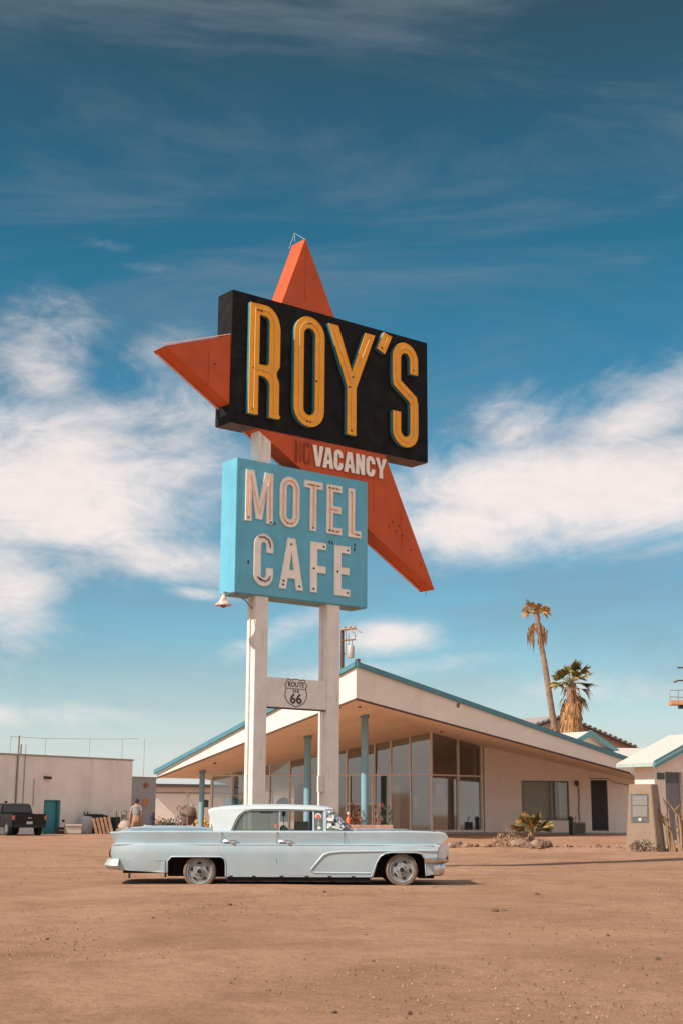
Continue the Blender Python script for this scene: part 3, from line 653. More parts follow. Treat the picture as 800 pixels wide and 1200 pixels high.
    rimm = mat('grey_steel_wheel', (0.25, 0.26, 0.26), 0.6, 0.1, var=0.1, scale=10, col2=(0.36, 0.24, 0.17), c2amt=0.7, c2scale=9, c2lo=0.56)
    for x in (0.0, 3.37):
        for s in (-1, 1):
            w = bpy.data.objects.new('wheel', None); C.objects.link(w); w.parent = car; w.location = (x, s * .90, .215 if x < 1 else .25); w.empty_display_size = .1
            m = MB(); prof = [(.205, -.02), (.215, .03), (.235, .055), (.262, .045), (.272, .01), (.272, -.12), (.25, -.16), (.2, -.15)]
            m.lathe([(r, s * h) for r, h in prof], 40, axis='y'); m.build('tyre', tyre, w, smooth=35)
            m = MB(); prof = [(.212, .015), (.216, .04), (.20, .045), (.188, .02), (.165, .005), (.15, .015), (.10, .03), (.07, .03), (.06, .05), (.045, .055), (.04, .045), (.0001, .045)]
            m.lathe([(r, s * h) for r, h in prof], 40, axis='y'); m.build('rim', rimm, w, smooth=30)
            m = MB()
            for q in range(5):
                a = 2 * PI * q / 5 + .35 + x
                for rr, tt in ((.135, 1),):
                    cx_, cz_ = rr * math.cos(a), rr * math.sin(a); e = []
                    for g in range(12):
                        b = 2 * PI * g / 12; u_, v_ = .018 * math.cos(b), .034 * math.sin(b)
                        e.append((cx_ + u_ * math.cos(a) - v_ * math.sin(a), cz_ + u_ * math.sin(a) + v_ * math.cos(a)))
                    m.prism(e, s * .010, s * .034)
            m.build('vent_hole', under, w, split=True)
            m = MB()
            for q in range(5):
                a = 2 * PI * q / 5 + x; m.lathe([(.009, s * .03), (.009, s * .045), (.0001, s * .046)], 6, M=Matrix.Translation((.075 * math.cos(a), 0, .075 * math.sin(a))), axis='y')
            m.lathe([(.034, s * .05), (.03, s * .065), (.0001, s * .066)], 16, axis='y'); m.build('hub_nut', under, w, split=True)
    # roof and pillars
    st = [(.09, 1.175, 1.20, .70), (.16, 1.205, 1.25, .725), (.35, 1.222, 1.292, .735), (.8, 1.236, 1.322, .74), (1.4, 1.24, 1.327, .74), (1.9, 1.232, 1.315, .735), (2.15, 1.215, 1.292, .72), (2.25, 1.20, 1.262, .69)]
    V = []; F = []
    for x, ze, zc, w in st:
        R = [(w, ze), (w - .01, ze + .022), (w - .07, ze + .052), (.5, zc - .012), (.25, zc - .002)]
        top = [(-y, z) for y, z in R] + [(0, zc)] + [(y, z) for y, z in R[::-1]]
        bot = [(y, z - .03) for y, z in top[::-1][1:-1]]
        for y, z in top + bot: V.append((x + (0.03 * abs(y) if x < .2 else 0) - (.05 * abs(y) ** 2 if x > 2 else 0), y, z))
    k = len(V) // len(st)
    for i in range(len(st) - 1):
        for j in range(k): F.append((i * k + j, i * k + (j + 1) % k, (i + 1) * k + (j + 1) % k, (i + 1) * k + j))
    F.append(tuple(range(k))); F.append(tuple((len(st) - 1) * k + j for j in range(k))[::-1])
    m = MB(); m.add(V, F); rf = m.build('roof', roofp, car, smooth=40)
    def sy(z): return .872 - (z - .865) / (1.225 - .865) * .135
    def slab(name, poly, mt, s, th=.035, off=0.0, par=car, **kw):
        m = MB(); n_ = len(poly); V_ = [(x, s * (sy(z) + off), z) for x, z in poly] + [(x, s * (sy(z) + off - th), z) for x, z in poly]
        tri = tessellate_polygon([[Vector((x, z, 0)) for x, z in poly]])
        m.add(V_, list(tri) + [tuple(i + n_ for i in t[::-1]) for t in tri] + [(i, (i + 1) % n_, (i + 1) % n_ + n_, i + n_) for i in range(n_)])
        return m.build(name, mt, par, **kw)
    win = [(.525, .872), (.56, .95), (.60, 1.05), (.655, 1.13), (.74, 1.19), (.86, 1.212), (2.07, 1.212)]
    gl = glass('car_glass', (0.62, 0.74, 0.70), 0.05, 0.03, dirt=0.16)
    for s in (-1, 1):
        slab('rear_pillar', [(.215, .868), (.525, .868), (.56, .95), (.60, 1.05), (.655, 1.13), (.74, 1.19), (.86, 1.215), (.86, 1.24), (.3, 1.235), (.11, 1.19)], roofp, s, .05)
        slab('window_rubber', [(p[0], p[1]) for p in win] + [(2.07, 1.226), (.85, 1.228), (.72, 1.208), (.63, 1.14), (.575, 1.055), (.535, .955), (.498, .872)], rubber, s, .04, .005)
        m = MB(); m.tube([(x, s * (sy(z) + .012), z) for x, z in win], .008, 6); m.build('window_trim', chrome, car, smooth=60)
        slab('front_pillar', [(2.055, .868), (2.105, .868), (2.105, 1.235), (2.055, 1.235)], paint, s, .04, .008)
        slab('window_divider', [(1.305, .868), (1.325, .868), (1.325, 1.215), (1.305, 1.215)], chrome, s, .03, .006)
        slab('vent_divider', [(1.875, .868), (1.905, .868), (1.905, 1.215), (1.875, 1.215)], paint, s, .02, .004)
        slab('belt_moulding', [(.22, .862), (2.12, .868), (2.12, .885), (.22, .878)], paint, s, .03, .014)
        slab('side_window', [(.525, .872), (.56, .95), (.60, 1.05), (.655, 1.13), (.74, 1.19), (.86, 1.212), (1.305, 1.212), (1.305, .872)], gl, s, .006, -.012)
        g2 = slab('side_window', [(1.905, .872), (2.055, .872), (2.055, 1.212), (1.905, 1.212)], gl, s, .006, -.012)
        if s < 0:
            m = MB()
            def disc(x, z, r, mi, n=12, d=.0): m.prism([(x + r * math.cos(2 * PI * a / n), z + r * math.sin(2 * PI * a / n)) for a in range(n)], -(sy(z) - .005) - d, -(sy(z) - .008) - d, mi)
            disc(1.97, 1.12, .055, 0); disc(1.97, 1.12, .035, 1, d=.004); disc(1.985, .93, .03, 0); disc(1.98, 1.00, .025, 2)
            m.box((.98, -.752, 1.172), (1.2, -.748, 1.195), 3); m.box((1.23, -.835, .93), (1.275, -.83, .99), 1)
            m.build('sticker', [mat('sticker_white', (0.75, 0.72, 0.68), .6), mat('sticker_red', (0.6, 0.14, 0.10), .6), mat('sticker_green', (0.22, 0.35, 0.3), .6), rubber], g2)
    # windscreen (wrap round) and rear window
    base = [(2.10, .85), (2.28, .835), (2.45, .74), (2.56, .55), (2.62, .28), (2.635, 0)]; topc = [(2.09, .735), (2.17, .72), (2.22, .64), (2.245, .45), (2.255, .2), (2.26, 0)]
    base = [(x, -y) for x, y in base] + [(x, y) for x, y in base[::-1][1:]]; topc = [(x, -y) for x, y in topc] + [(x, y) for x, y in topc[::-1][1:]]
    V = [(x, y, .885) for x, y in base] + [(x, y, 1.225) for x, y in topc]; k = len(base)
    gw = glass('windscreen_glass', (0.50, 0.58, 0.58), 0.08, 0.03, dirt=0.25)
    m = MB(); m.add(V, [(i, i + 1, k + i + 1, k + i) for i in range(k - 1)]); ws = m.build('windscreen', gw, car, smooth=50)
    m = MB(); m.tube(V[:k], .018, 6); m.tube(V[k:], .018, 6); m.tube([V[5], V[k + 5]], .006, 4) ; m.build('windscreen_frame', mat('grey_seal', (.25, .27, .26), .6), car, smooth=60, split=True)
    cols = [(.72, .70, .66), (.02, .02, .025), (.55, .12, .09), (.10, .22, .36), (.62, .50, .30), (.16, .30, .24), (.35, .35, .34)]
    rs = random.Random(11); m = MB()
    for _ in range(95):
        i = rs.choice([0, 0, 1, 1, 1, 2, 2, 8, 9, 3]); u_, v_ = rs.random(), rs.uniform(.04, .96) ** 1.3
        a, b, c_, d = Vector(V[i]), Vector(V[i + 1]), Vector(V[k + i + 1]), Vector(V[k + i])
        p = (a * (1 - u_) + b * u_) * (1 - v_) + (d * (1 - u_) + c_ * u_) * v_
        ex = (b - a).normalized(); ez = ((d - a) - ex * (d - a).dot(ex)).normalized(); nn = ex.cross(ez)
        if nn.y * (1 if p.y > 0 else -1) < 0 : nn = -nn
        p += nn * rs.uniform(.004, .010); r = rs.uniform(.018, .038)
        if rs.random() < .55: pts = [p + ex * r * math.cos(2 * PI * q / 10) + ez * r * math.sin(2 * PI * q / 10) for q in range(10)]
        else: pts = [p + ex * sx_ * r * 1.2 + ez * sz_ * r * .7 for sx_, sz_ in ((-1, -1), (1, -1), (1, 1), (-1, 1))]
        m.add(pts, [tuple(range(len(pts)))], rs.choice([0, 0, 0, 1, 2, 3, 4, 5, 6, 0, 1]))
    o = m.build('sticker', [mat('sticker_paper_%d' % i, c_, .55, var=.05) for i, c_ in enumerate(cols)], ws, fix=False, split=True)
    m = MB(); m.add([(.235, -.80, .885), (.235, .80, .885), (.15, .70, 1.17), (.15, -.70, 1.17)], [(0, 1, 2, 3)]); m.build('rear_window', gl, car)
    # interior
    vin = mat('faded_upholstery', (0.12, 0.13, 0.12), 0.8, var=.2)
    for x0 in (.62, 1.42):
        m = MB(); m.box((x0, -.68, .42), (x0 + .5, .68, .62)); m.prism([(x0 - .02, .60), (x0 + .12, .60), (x0 + .03, .96), (x0 - .09, .96)], -.68, .68); m.build('seat', vin, car, bevel=.03, split=True)
    m = MB(); m.box((2.3, -.8, .62), (2.55, .8, .88)); m.build('dashboard', vin, car, bevel=.02)
    m = MB(); ring = [Vector((2.12, -.38 + .19 * math.cos(a * PI / 8), .86 + .17 * math.sin(a * PI / 8))) + Vector((.08 * math.sin(a * PI / 8), 0, 0)) for a in range(16)]
    m.tube(ring, .012, 6, closed=True); m.tube([(2.12, -.38, .86), (2.35, -.38, .74)], .02, 6); m.tube([ring[0], ring[8]], .01, 5); m.build('steering_wheel', rubber, car)
    m = MB(); m.box((1.60, .78, .885), (1.86, .785, 1.03)); m.build('paper_sheet', mat('white_paper', (.8, .76, .70), .7), car)
    m = MB(); m.box((1.36, -.66, 1.12), (1.42, -.60, 1.2)); m.tube([(1.39, -.63, 1.12), (1.39, -.63, .7)], .006, 4); m.build('sun_visor_clip', rubber, car, split=True)
    # bumpers
    def bumper(sec, path, name):
        V = []; k = len(sec)
        for i, (x, y) in enumerate(path):
            a = Vector(path[max(i - 1, 0)]); b = Vector(path[min(i + 1, len(path) - 1)]); t = (b - a).normalized(); nn = Vector((t.y, -t.x))
            for d, z in sec: V.append((x + nn.x * d, y + nn.y * d, z))
        F = [(i * k + j, i * k + (j + 1) % k, (i + 1) * k + (j + 1) % k, (i + 1) * k + j) for i in range(len(path) - 1) for j in range(k)]
        F += [tuple(range(k)), tuple((len(path) - 1) * k + j for j in range(k))[::-1]]
        m = MB(); m.add(V, F); return m.build(name, chrome if name != 'rear_bumper' else mat('painted_grey_bumper', (.50, .52, .50), .4, .3, var=.1, scale=8, col2=(.33, .26, .2), c2amt=.6, c2scale=6, c2lo=.56), car, smooth=40, bevel=.004)
    fp = [(3.74, -1.0), (3.9, -1.0), (4.0, -.97), (4.10, -.86), (4.17, -.6), (4.20, -.3), (4.21, 0)]; fp += [(x, -y) for x, y in fp[::-1][1:]]
    bumper([(0, .36), (.035, .385), (.045, .43), (.02, .455), (-.03, .455), (-.03, .36)], fp, 'front_bumper')
    fp2 = [(3.9, -.93), (4.0, -.92), (4.08, -.8), (4.13, -.5), (4.15, 0)]; fp2 += [(x, -y) for x, y in fp2[::-1][1:]]
    bumper([(0, .36), (.03, .30), (.0, .17), (-.05, .15), (-.06, .36)], fp2, 'lower_valance')
    rp = [(-1.34, .955), (-1.45, .93), (-1.53, .80), (-1.56, .4), (-1.565, 0)]; rp = rp + [(x, -y) for x, y in rp[::-1][1:]]
    V = []
    sec = [(-.02, .24), (.03, .26), (.065, .31), (.02, .40), (-.03, .42), (-.05, .3)]
    rb = bumper(sec, rp, 'rear_bumper')
    # lamps, grille
    lens = mat('headlight_glass', (.75, .75, .72), .15, var=.03)
    gril = mat('grille_dark', (.05, .05, .05), .5, .5)
    m = MB(); m.box((3.97, -.50, .40), (4.06, .50, .70))
    m.build('grille', gril, car)
    m = MB()
    for q in range(9): m.box((4.062, -.50, .42 + q * .032), (4.075, .50, .432 + q * .032))
    m.build('grille_bar', chrome, car, split=True)
    for s in (-1, 1):
        h = bpy.data.objects.new('headlight', None); C.objects.link(h); h.parent = car; h.location = (4.03, s * .73, .55)
        m = MB(); m.prism([(-.09, -.16), (.05, -.16), (.13, -.03), (.10, .12), (.02, .16), (-.09, .14)], -.20, .21); m.build('pod', chrome, h, bevel=.02)
        for dy, dz in ((-.08, -.05), (.08, .03)):
            m = MB(); m.lathe([(.085, 0), (.08, .02), (.05, .035), (.0001, .04)], 18, M=Matrix.Translation((.125, dy, dz - .01)) @ Matrix.Rotation(PI / 2, 4, 'Y')); m.build('lens', lens, h, smooth=50)
    for s in (-1, 1):
        m = MB(); m.tube([(-1.47, s * .86, .57), (-1.50, s * .84, .52), (-1.49, s * .84, .46), (-1.45, s * .86, .43)], .028, 8); m.build('tail_light', mat('dark_red_lens', (.12, .015, .015), .3), car, smooth=60)
    m = MB(); m.tube([(-1.44, -.62, .895), (-1.05, -.72, .90), (.1, -.73, .90)], .006, 5); m.tube([(2.62, -.70, .90), (3.4, -.66, .905), (3.97, -.58, .885)], .006, 5); m.build('lid_gap', seam, body, split=True)
    m = MB(); m.tube([(3.96, -.86, .884), (4.12, -.855, .84)], .02, 6); m.build('wing_ornament', chrome, car)
    m = MB(); m.box((-1.5, -.1, .86), (-1.42, .1, .885)); m.build('boot_handle', chrome, car, bevel=.005)
build_car()

# ------------------------------------------------------------------ the motel lobby with its swept up roof
def plane3(a, b, c):
    n = (b - a).cross(c - a).normalized(); return (a, n)
def hit(px, py, pl):
    r = ray(px, py); t = (pl[0] - EYE).dot(pl[1]) / r.dot(pl[1]); return EYE + r * t
def zon(pl, x, y):
    a, n = pl; return a.z - (n.x * (x - a.x) + n.y * (y - a.y)) / n.z
def lobby():
    T = at(417, 819, 51); A = at(505, 858.5, 60); GL = at(248, 911, 63.2); GR = at(564.5, 871.5, 62)
    PL = plane3(T, A, GL); R = at(738, 906, 59.5); PR = plane3(T, A, R)
    Lc = hit(184, 911.5, PL)
    rd = Vector((A.x - T.x, A.y - T.y)).normalized(); zf = .47
    WR = at(742, 950, 63.4)
    lob = thing('motel_lobby', 'white motel lobby with an upswept pointed roof edged in teal and tall glass walls', 'building', (A.x, A.y, 0))
    off = Vector((A.x, A.y, 0))
    def B(mb, name, m, par=lob, **kw):
        mb.v = [tuple(Vector(v) - off) for v in mb.v] if par is lob or par.parent is lob or par.get('loc0') else mb.v
        return mb.build(name, m, par, **kw)
    stucco = mat('cream_stucco', (0.86, 0.78, 0.70), 0.85, var=0.05, scale=1.5, bump=0.5, bscale=14, col2=(0.68, 0.59, 0.51), c2amt=0.6, c2scale=2, c2lo=0.56, streak=True)
    soff = mat('peach_soffit', (0.92, 0.74, 0.57), 0.8, var=0.05, scale=1.2, bump=0.1, bscale=6)
    trim = mat('teal_trim', (0.085, 0.25, 0.31), 0.55, var=0.1, scale=3)
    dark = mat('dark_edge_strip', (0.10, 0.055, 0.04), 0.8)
    frame = mat('grey_mullion', (0.80, 0.74, 0.67), 0.55, 0.0, var=0.1)
    conc = mat('pale_concrete', (0.36, 0.33, 0.30), 0.85, var=0.12, scale=4, bump=0.2)
    # roof
    back = 13.0
    RB = Vector((A.x + rd.x * back, A.y + rd.y * back, 0)); RB.z = zon(PL, RB.x, RB.y)
    GB = Vector((GL.x - .35 + rd.x * back, GL.y + rd.y * back, 0)); GB.z = zon(PL, GB.x, GB.y)
    GF = Vector((GL.x - .35, GL.y + .1, 0)); GF.z = zon(PL, GF.x, GF.y)
    RK = Vector((R.x + rd.x * 12, R.y + rd.y * 12, 0)); RK.z = zon(PR, RK.x, RK.y)
    thk = lambda p: p
    Tt = at(415.5, 777.5, 51); th_T = (at(415.5, 781, 51).z - T.z); th_L = at(178, 907, Lc.y).z - Lc.z; th_R = at(738, 893, R.y).z - R.z
    bot = [T, Lc, GF, GB, RB, RK, R]; th = [th_T, th_L, .3, .4, th_T, .45, th_R]
    top = [Vector((p.x, p.y, p.z + t)) for p, t in zip(bot, th)]
    m = MB(); V = bot + top
    m.add(V, [(0, 4, 3, 2, 1), (0, 6, 5, 4), (7, 8, 9, 10, 11), (7, 11, 12, 13)])
    m.add(V, [(0, 1, 8, 7), (1, 2, 9, 8), (2, 3, 10, 9), (3, 4, 11, 10), (4, 5, 12, 11), (5, 6, 13, 12), (6, 0, 7, 13)], 1)
    rf = B(m, 'roof', [soff, mat('cream_fascia', (0.84, 0.75, 0.65), 0.8, var=0.05, scale=1, bump=0.15, bscale=8, col2=(.66, .56, .47), c2amt=.5, c2scale=1.5, c2lo=.54)])
    rf['loc0'] = 1
    # teal edge along the top and dark strip below
    def edge_strip(a, b, dz0, dz1, out, name, mt, z_at=None):
        d = Vector((b.x - a.x, b.y - a.y, 0)).normalized(); n = Vector((d.y, -d.x, 0))
        if n.y > 0: n = -n
        m = MB(); vs = []
        for p in (a, b):
            for o in (-.04, out):
                for dz in (dz0, dz1): vs.append(p + n * o + Vector((0, 0, dz)))
        m.add(vs, [(0, 1, 3, 2), (4, 6, 7, 5), (0, 4, 5, 1), (2, 3, 7, 6), (1, 5, 7, 3), (0, 2, 6, 4)]); B(m, name, mt, rf)
    dn = Vector((0, -.06, 0))
    edge_strip(top[0] + dn, top[1] + Vector((-.08, 0, 0)), -.005, .17, .07, 'teal_edge', trim); edge_strip(top[0] + dn, top[6], -.005, .17, .07, 'teal_edge', trim)
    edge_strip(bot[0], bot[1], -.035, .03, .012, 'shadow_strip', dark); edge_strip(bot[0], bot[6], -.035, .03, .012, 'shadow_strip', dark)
    # little soffit lamps
    for px, py, pl in ((421, 828, PL), (302, 892, PL), (397, 829, PL), (517, 857, PR), (252, 894, PL)):
        p = hit(px, py, pl); m = MB(); m.lathe([(.07, .02), (.07, -.03), (.05, -.04)], 10, M=Matrix.Translation(p)); B(m, 'soffit_lamp', dark, rf)
    m = MB(); p = at(419, 776, 52.0); m.tube([p + Vector((0, 0, -.3)), p], .03, 6); m.tube([p, p + Vector((0, 0, .12))], .09, 8); B(m, 'roof_spike', dark, rf)
    p = at(536, 826, 53); m = MB(); m.lathe([(.05, -.1), (.07, .05), (.03, .1)], 8, M=Matrix.Translation(p)); B(m, 'roof_lamp', dark, rf)
    # slab
    sl = [Vector((GL.x - 1.2, GL.y - .9, 0)), Vector((A.x, A.y - 1.5, 0)), Vector((GR.x, GR.y - 1.0, 0)), Vector((WR.x, WR.y - .5, 0)), Vector((WR.x + 2, WR.y + 12, 0)), Vector((GL.x + 3, GL.y + 12, 0))]
    m = MB(); m.prism([(p.x, p.y) for p in sl], -.1, zf, ax='z'); B(m, 'floor_slab', conc)
    # glass walls
    gl = glass('lobby_glass', (0.70, 0.77, 0.78), 0.19, 0.03, dirt=0.02)
    def post(p, q, w=.06, d=.09, top=None, mt=frame, name='mullion', z0=None):
        m = MB(); dr = (Vector(q) - Vector(p)); dr.z = 0; dr.normalize(); n = Vector((-dr.y, dr.x, 0))
        z0 = zf if z0 is None else z0
        vs = [Vector((p[0], p[1], 0)) + dr * a + n * b + Vector((0, 0, z)) for z in (z0, top) for a, b in ((-w / 2, -d / 2), (w / 2, -d / 2), (w / 2, d / 2), (-w / 2, d / 2))]
        m.add(vs, [(0, 3, 2, 1), (4, 5, 6, 7), (0, 1, 5, 4), (1, 2, 6, 5), (2, 3, 7, 6), (3, 0, 4, 7)]); return B(m, name, mt)
    def onseg(a, b, px):
        # point of the ground line a-b seen at photo column px
        r = ray(px, 950); den = r.x * (b.y - a.y) - r.y * (b.x - a.x); t = (a.x * (b.y - a.y) - a.y * (b.x - a.x)) / den
        return Vector((r.x * t, r.y * t, 0))
    ztr = at(505, 908, 60).z
    segs = [(GL, A, [248, 271.5, 294, 316, 339.5, 363, 385, 406, 438.7, 457.7, 480.7, 505.5], PL), (A, GR, [505.5, 536.5, 564], PR)]
    for a, b, cols, pl in segs:
        P = [onseg(a, b, c) for c in cols]
        for i, p in enumerate(P):
            if pl is PR and i == 0: continue
            post(p, (b.x, b.y, 0) if i < len(P) - 1 else (p + (b - a)), .085 if cols[i] in (248, 505.5, 564) else .06, .12, zon(pl, p.x, p.y) + .02)
        for p, q in zip(P, P[1:]):
            door = abs(cols[P.index(p)] - 406) < .1
            zp, zq = zon(pl, p.x, p.y) + .01, zon(pl, q.x, q.y) + .01
            jit = lambda: rnd.uniform(-.022, .022)
            for (a0, a1, b0, b1) in ((zf, zf, ztr, ztr), (ztr, ztr, zp, zq)):
                j1, j2, j3 = jit(), jit(), jit()
                w = B(MB().add([(p.x, p.y + j1, a0), (q.x, q.y + j2, a1), (q.x, q.y + j2 + j3, b1), (p.x, p.y + j1 + j3, b0)], [(0, 1, 2, 3)]), 'window_pane', gl)
            def bar(z0, z1, d=.05, nm='transom'):
                dr = (q - p).normalized(); n = Vector((-dr.y, dr.x, 0)); mm = MB()
                vs = [pp + n * o + Vector((0, 0, z)) for pp in (p, q) for o in (-d, d * .6) for z in (z0, z1)]
                mm.add(vs, [(0, 1, 3, 2), (4, 6, 7, 5), (0, 4, 5, 1), (2, 3, 7, 6), (1, 5, 7, 3), (0, 2, 6, 4)]); return B(mm, nm, frame)
            bar(ztr - .03, ztr + .03); bar(zf, zf + .10, .05, 'bottom_rail')
            if door: bar(at(420, 942, p.y).z - .03, at(420, 942, p.y).z + .03, .06, 'door_rail'); 
    # door leaf frame and handle
    d0, d1 = onseg(GL, A, 409), onseg(GL, A, 436)
    for d in (d0, d1): post(d + Vector((0, -.08, 0)), A, .07, .05, ztr - .05, name='door_stile')
    m = MB(); m.tube([d0 + Vector((.12, -.16, 1.3)), d0 + Vector((.12, -.16, 1.65))], .02, 6); B(m, 'door_handle', dark)
    # side glass wall on the left going back
    side_b = Vector((GL.x + rd.x * 7, GL.y + rd.y * 7, 0))
    m = MB(); m.add([(GL.x, GL.y, zf), (side_b.x, side_b.y, zf), (side_b.x, side_b.y, zon(PL, side_b.x, side_b.y)), (GL.x, GL.y, zon(PL, GL.x, GL.y))], [(0, 1, 2, 3)]); B(m, 'window_pane', gl)
    for t in (2.3, 4.6, 7): post(Vector((GL.x + rd.x * t, GL.y + rd.y * t, 0)), side_b + Vector((rd.x, rd.y, 0)), .06, .1, zon(PL, GL.x + rd.x * t, GL.y + rd.y * t))
    # solid right wall with window and door openings
    def wall(a, b, z0, ztop_a, ztop_b, holes, th, name, mt=stucco):
        d = Vector((b.x - a.x, b.y - a.y, 0)); Ln = d.length; d.normalize(); n = Vector((-d.y, d.x, 0))
        outl = [(0, z0), (Ln, z0), (Ln, ztop_b), (0, ztop_a)]
        mm = MB(); mm.prism(outl, 0, th, 0, None, [[(h[0], h[2]), (h[0], h[3]), (h[1], h[3]), (h[1], h[2])] for h in holes])
        mm.v = [tuple(Vector((a.x, a.y, 0)) + d * x + n * y + Vector((0, 0, z))) for x, y, z in mm.v]
        return B(mm, name, mt), d, n
    a, b = Vector((GR.x + .06, GR.y, 0)), WR
    du = lambda px: (onseg(a, b, px) - a).length
    zat = lambda px, py: at(px, py, onseg(a, b, px).y).z
    wz = (du(611), du(667), zat(640, 961.5), zat(640, 915)); dz = (du(692.5), du(712), zat(702, 974), zat(702, 914))
    w, d, n = wall(a, b, 0.2, zon(PR, a.x, a.y) + .01, zon(PR, b.x, b.y) + .01, [wz, dz], .22, 'front_wall')
    w['loc0'] = 1
    def onwall(u, o, z): return Vector((a.x, a.y, 0)) + d * u + n * o + Vector((0, 0, z))
    def wbox(u0, u1, o0, o1, z0, z1, name, mt, par=lob):
        mm = MB(); mm.box((u0, o0, z0), (u1, o1, z1)); mm.v = [tuple(onwall(*v)) for v in mm.v]; return B(mm, name, mt, par)
    # window: frame, pane, curtain
    fr = mat('grey_green_frame', (0.18, 0.20, 0.18), 0.6)
    for (u0, u1, z0, z1) in ((wz[0], wz[1], wz[3] - .05, wz[3]), (wz[0], wz[1], wz[2], wz[2] + .05), (wz[0], wz[0] + .05, wz[2] + .05, wz[3] - .05), (wz[1] - .05, wz[1], wz[2] + .05, wz[3] - .05), (wz[0] + 1.30, wz[0] + 1.35, wz[2] + .05, wz[3] - .05)):
        wbox(u0, u1, .10, .16, z0, z1, 'window_frame', fr)
    wbox(wz[0], wz[1], .13, .136, wz[2] + .04, wz[3] - .04, 'window_pane', glass('motel_glass', (.85, .88, .85), .05, .02, dirt=.10))
    mm = MB(); N_ = 90; vs = []
    for i in range(N_ + 1):
        u = wz[0] + (wz[1] - wz[0]) * i / N_; o = .28 + .035 * math.sin(i * .9) + .015 * math.sin(i * 2.3)
        vs += [onwall(u, o, wz[2] - .1), onwall(u, o, wz[3] + .1)]
    mm.add(vs, [(2 * i, 2 * i + 2, 2 * i + 3, 2 * i + 1) for i in range(N_) if not 62 < i < 74]); B(mm, 'curtain', mat('grey_green_curtain', (.78, .80, .72), .9, var=.1))
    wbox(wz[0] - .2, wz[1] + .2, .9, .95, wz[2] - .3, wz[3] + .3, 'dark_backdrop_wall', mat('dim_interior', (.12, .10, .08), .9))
    blk = mat('black_screen_door', (0.012, 0.012, 0.013), 0.5)
    dd = wbox(dz[0] + .03, dz[1] - .03, .03, .08, dz[2] + .05, dz[3] - .03, 'door', blk)
    for q in range(7): wbox(dz[0] + .10 + q * .08, dz[0] + .115 + q * .08, .012, .029, dz[2] + .15, dz[3] - .15, 'door_bar', blk, dd) if False else None
    wbox(dz[0] - .05, dz[1] + .05, -.02, .0, dz[3] + .001, dz[3] + .06, 'door_head', stucco)
    # wire, wall lamp, chain, gas box
    mm = MB(); mm.tube([onwall(du(px), -.03, zat(px, py)) for px, py in ((690, 912), (712, 912.5), (720, 917), (737, 920))], .012, 5); B(mm, 'cable', dark)
    mm = MB(); mm.tube([onwall(0, -.02, 0) * 0 + onwall(du(px), -.04, zat(px, py)) for px, py in ((677, 919), (678, 935), (677, 950), (678, 962))], .02, 5)
    mm.lathe([(.05, .12), (.10, .05), (.08, -.08), (.03, -.12)], 10, M=Matrix.Translation(onwall(du(675), -.10, zat(675, 918)))); B(mm, 'wall_lamp', dark, split=True)
    # remaining walls
    c0 = Vector((side_b.x, side_b.y, 0)); c1 = Vector((WR.x + rd.x * 11, WR.y + rd.y * 11, 0))
    mid = RB * 1.0; mid.z = 0
    kx = Vector((A.x + rd.x * 8.5, A.y + rd.y * 8.5, 0))
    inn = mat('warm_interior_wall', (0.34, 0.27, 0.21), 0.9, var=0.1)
    e0 = onseg(c0, kx, 345)
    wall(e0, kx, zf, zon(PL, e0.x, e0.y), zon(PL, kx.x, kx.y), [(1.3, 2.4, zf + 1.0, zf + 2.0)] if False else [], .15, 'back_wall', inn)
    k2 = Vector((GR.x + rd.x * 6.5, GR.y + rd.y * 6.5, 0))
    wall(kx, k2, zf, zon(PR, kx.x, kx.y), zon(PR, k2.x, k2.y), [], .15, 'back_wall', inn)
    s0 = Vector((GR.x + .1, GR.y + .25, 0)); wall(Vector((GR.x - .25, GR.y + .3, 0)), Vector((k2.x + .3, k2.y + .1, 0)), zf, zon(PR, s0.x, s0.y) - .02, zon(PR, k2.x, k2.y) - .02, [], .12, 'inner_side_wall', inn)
    wall(WR + Vector((-.02, .02, 0)), c1, 0, zon(PR, WR.x, WR.y), zon(PR, c1.x, c1.y), [], .2, 'side_wall')
    # inside: counter, tan cabinets, teal curtain, partition
    cabm = mat('tan_cabinet', (.42, .28, .18), .7, var=.1)
    def ibox(px0, px1, Y, z0, z1, dep, name, mt):
        p = at(px0, 950, Y); q = at(px1, 950, Y); mm = MB(); mm.box((p.x, Y, z0), (q.x, Y + dep, z1)); return B(mm, name, mt)
    mm = MB(); vs = []
    p, q = at(546, 950, 62.4), at(562, 950, 62.7)
    for i in range(41):
        t = i / 40; vs += [(p.x + (q.x - p.x) * t, p.y + .06 * math.sin(i * 1.3), zf), (p.x + (q.x - p.x) * t, p.y + .06 * math.sin(i * 1.3), ztr + .1)]
    mm.add(vs, [(2 * i, 2 * i + 2, 2 * i + 3, 2 * i + 1) for i in range(40)]); B(mm, 'teal_curtain', mat('teal_cloth', (.10, .30, .33), .9, var=.15))
    ibox(509, 524, 63.2, zf, zf + 1.55, .4, 'cabinet', cabm); ibox(526, 545, 63.6, zf, zf + 1.0, .5, 'cabinet', cabm); ibox(511, 520, 63.0, zf + 1.55, zf + 2.05, .2, 'cabinet', mat('pale_panel', (.6, .52, .42), .8))
    ibox(462, 500, 64.5, zf, zf + 1.05, .7, 'counter', mat('dark_counter', (.05, .04, .035), .5)); ibox(470, 478, 66.5, zf, zf + 2.2, .3, 'shelf_unit', mat('dark_counter', (.05, .04, .035), .5))
    ibox(460, 468, 64.0, zf, zf + 2.0, .1, 'pale_door', mat('pale_panel', (.6, .52, .42), .8)); ibox(484, 489, 64.4, zf + 1.05, zf + 1.5, .2, 'statuette', MATS['pale_panel'])
    ibox(411, 434, 61.6, zf, zf + .75, .05, 'red_panel', mat('maroon_panel', (.25, .08, .05), .7))
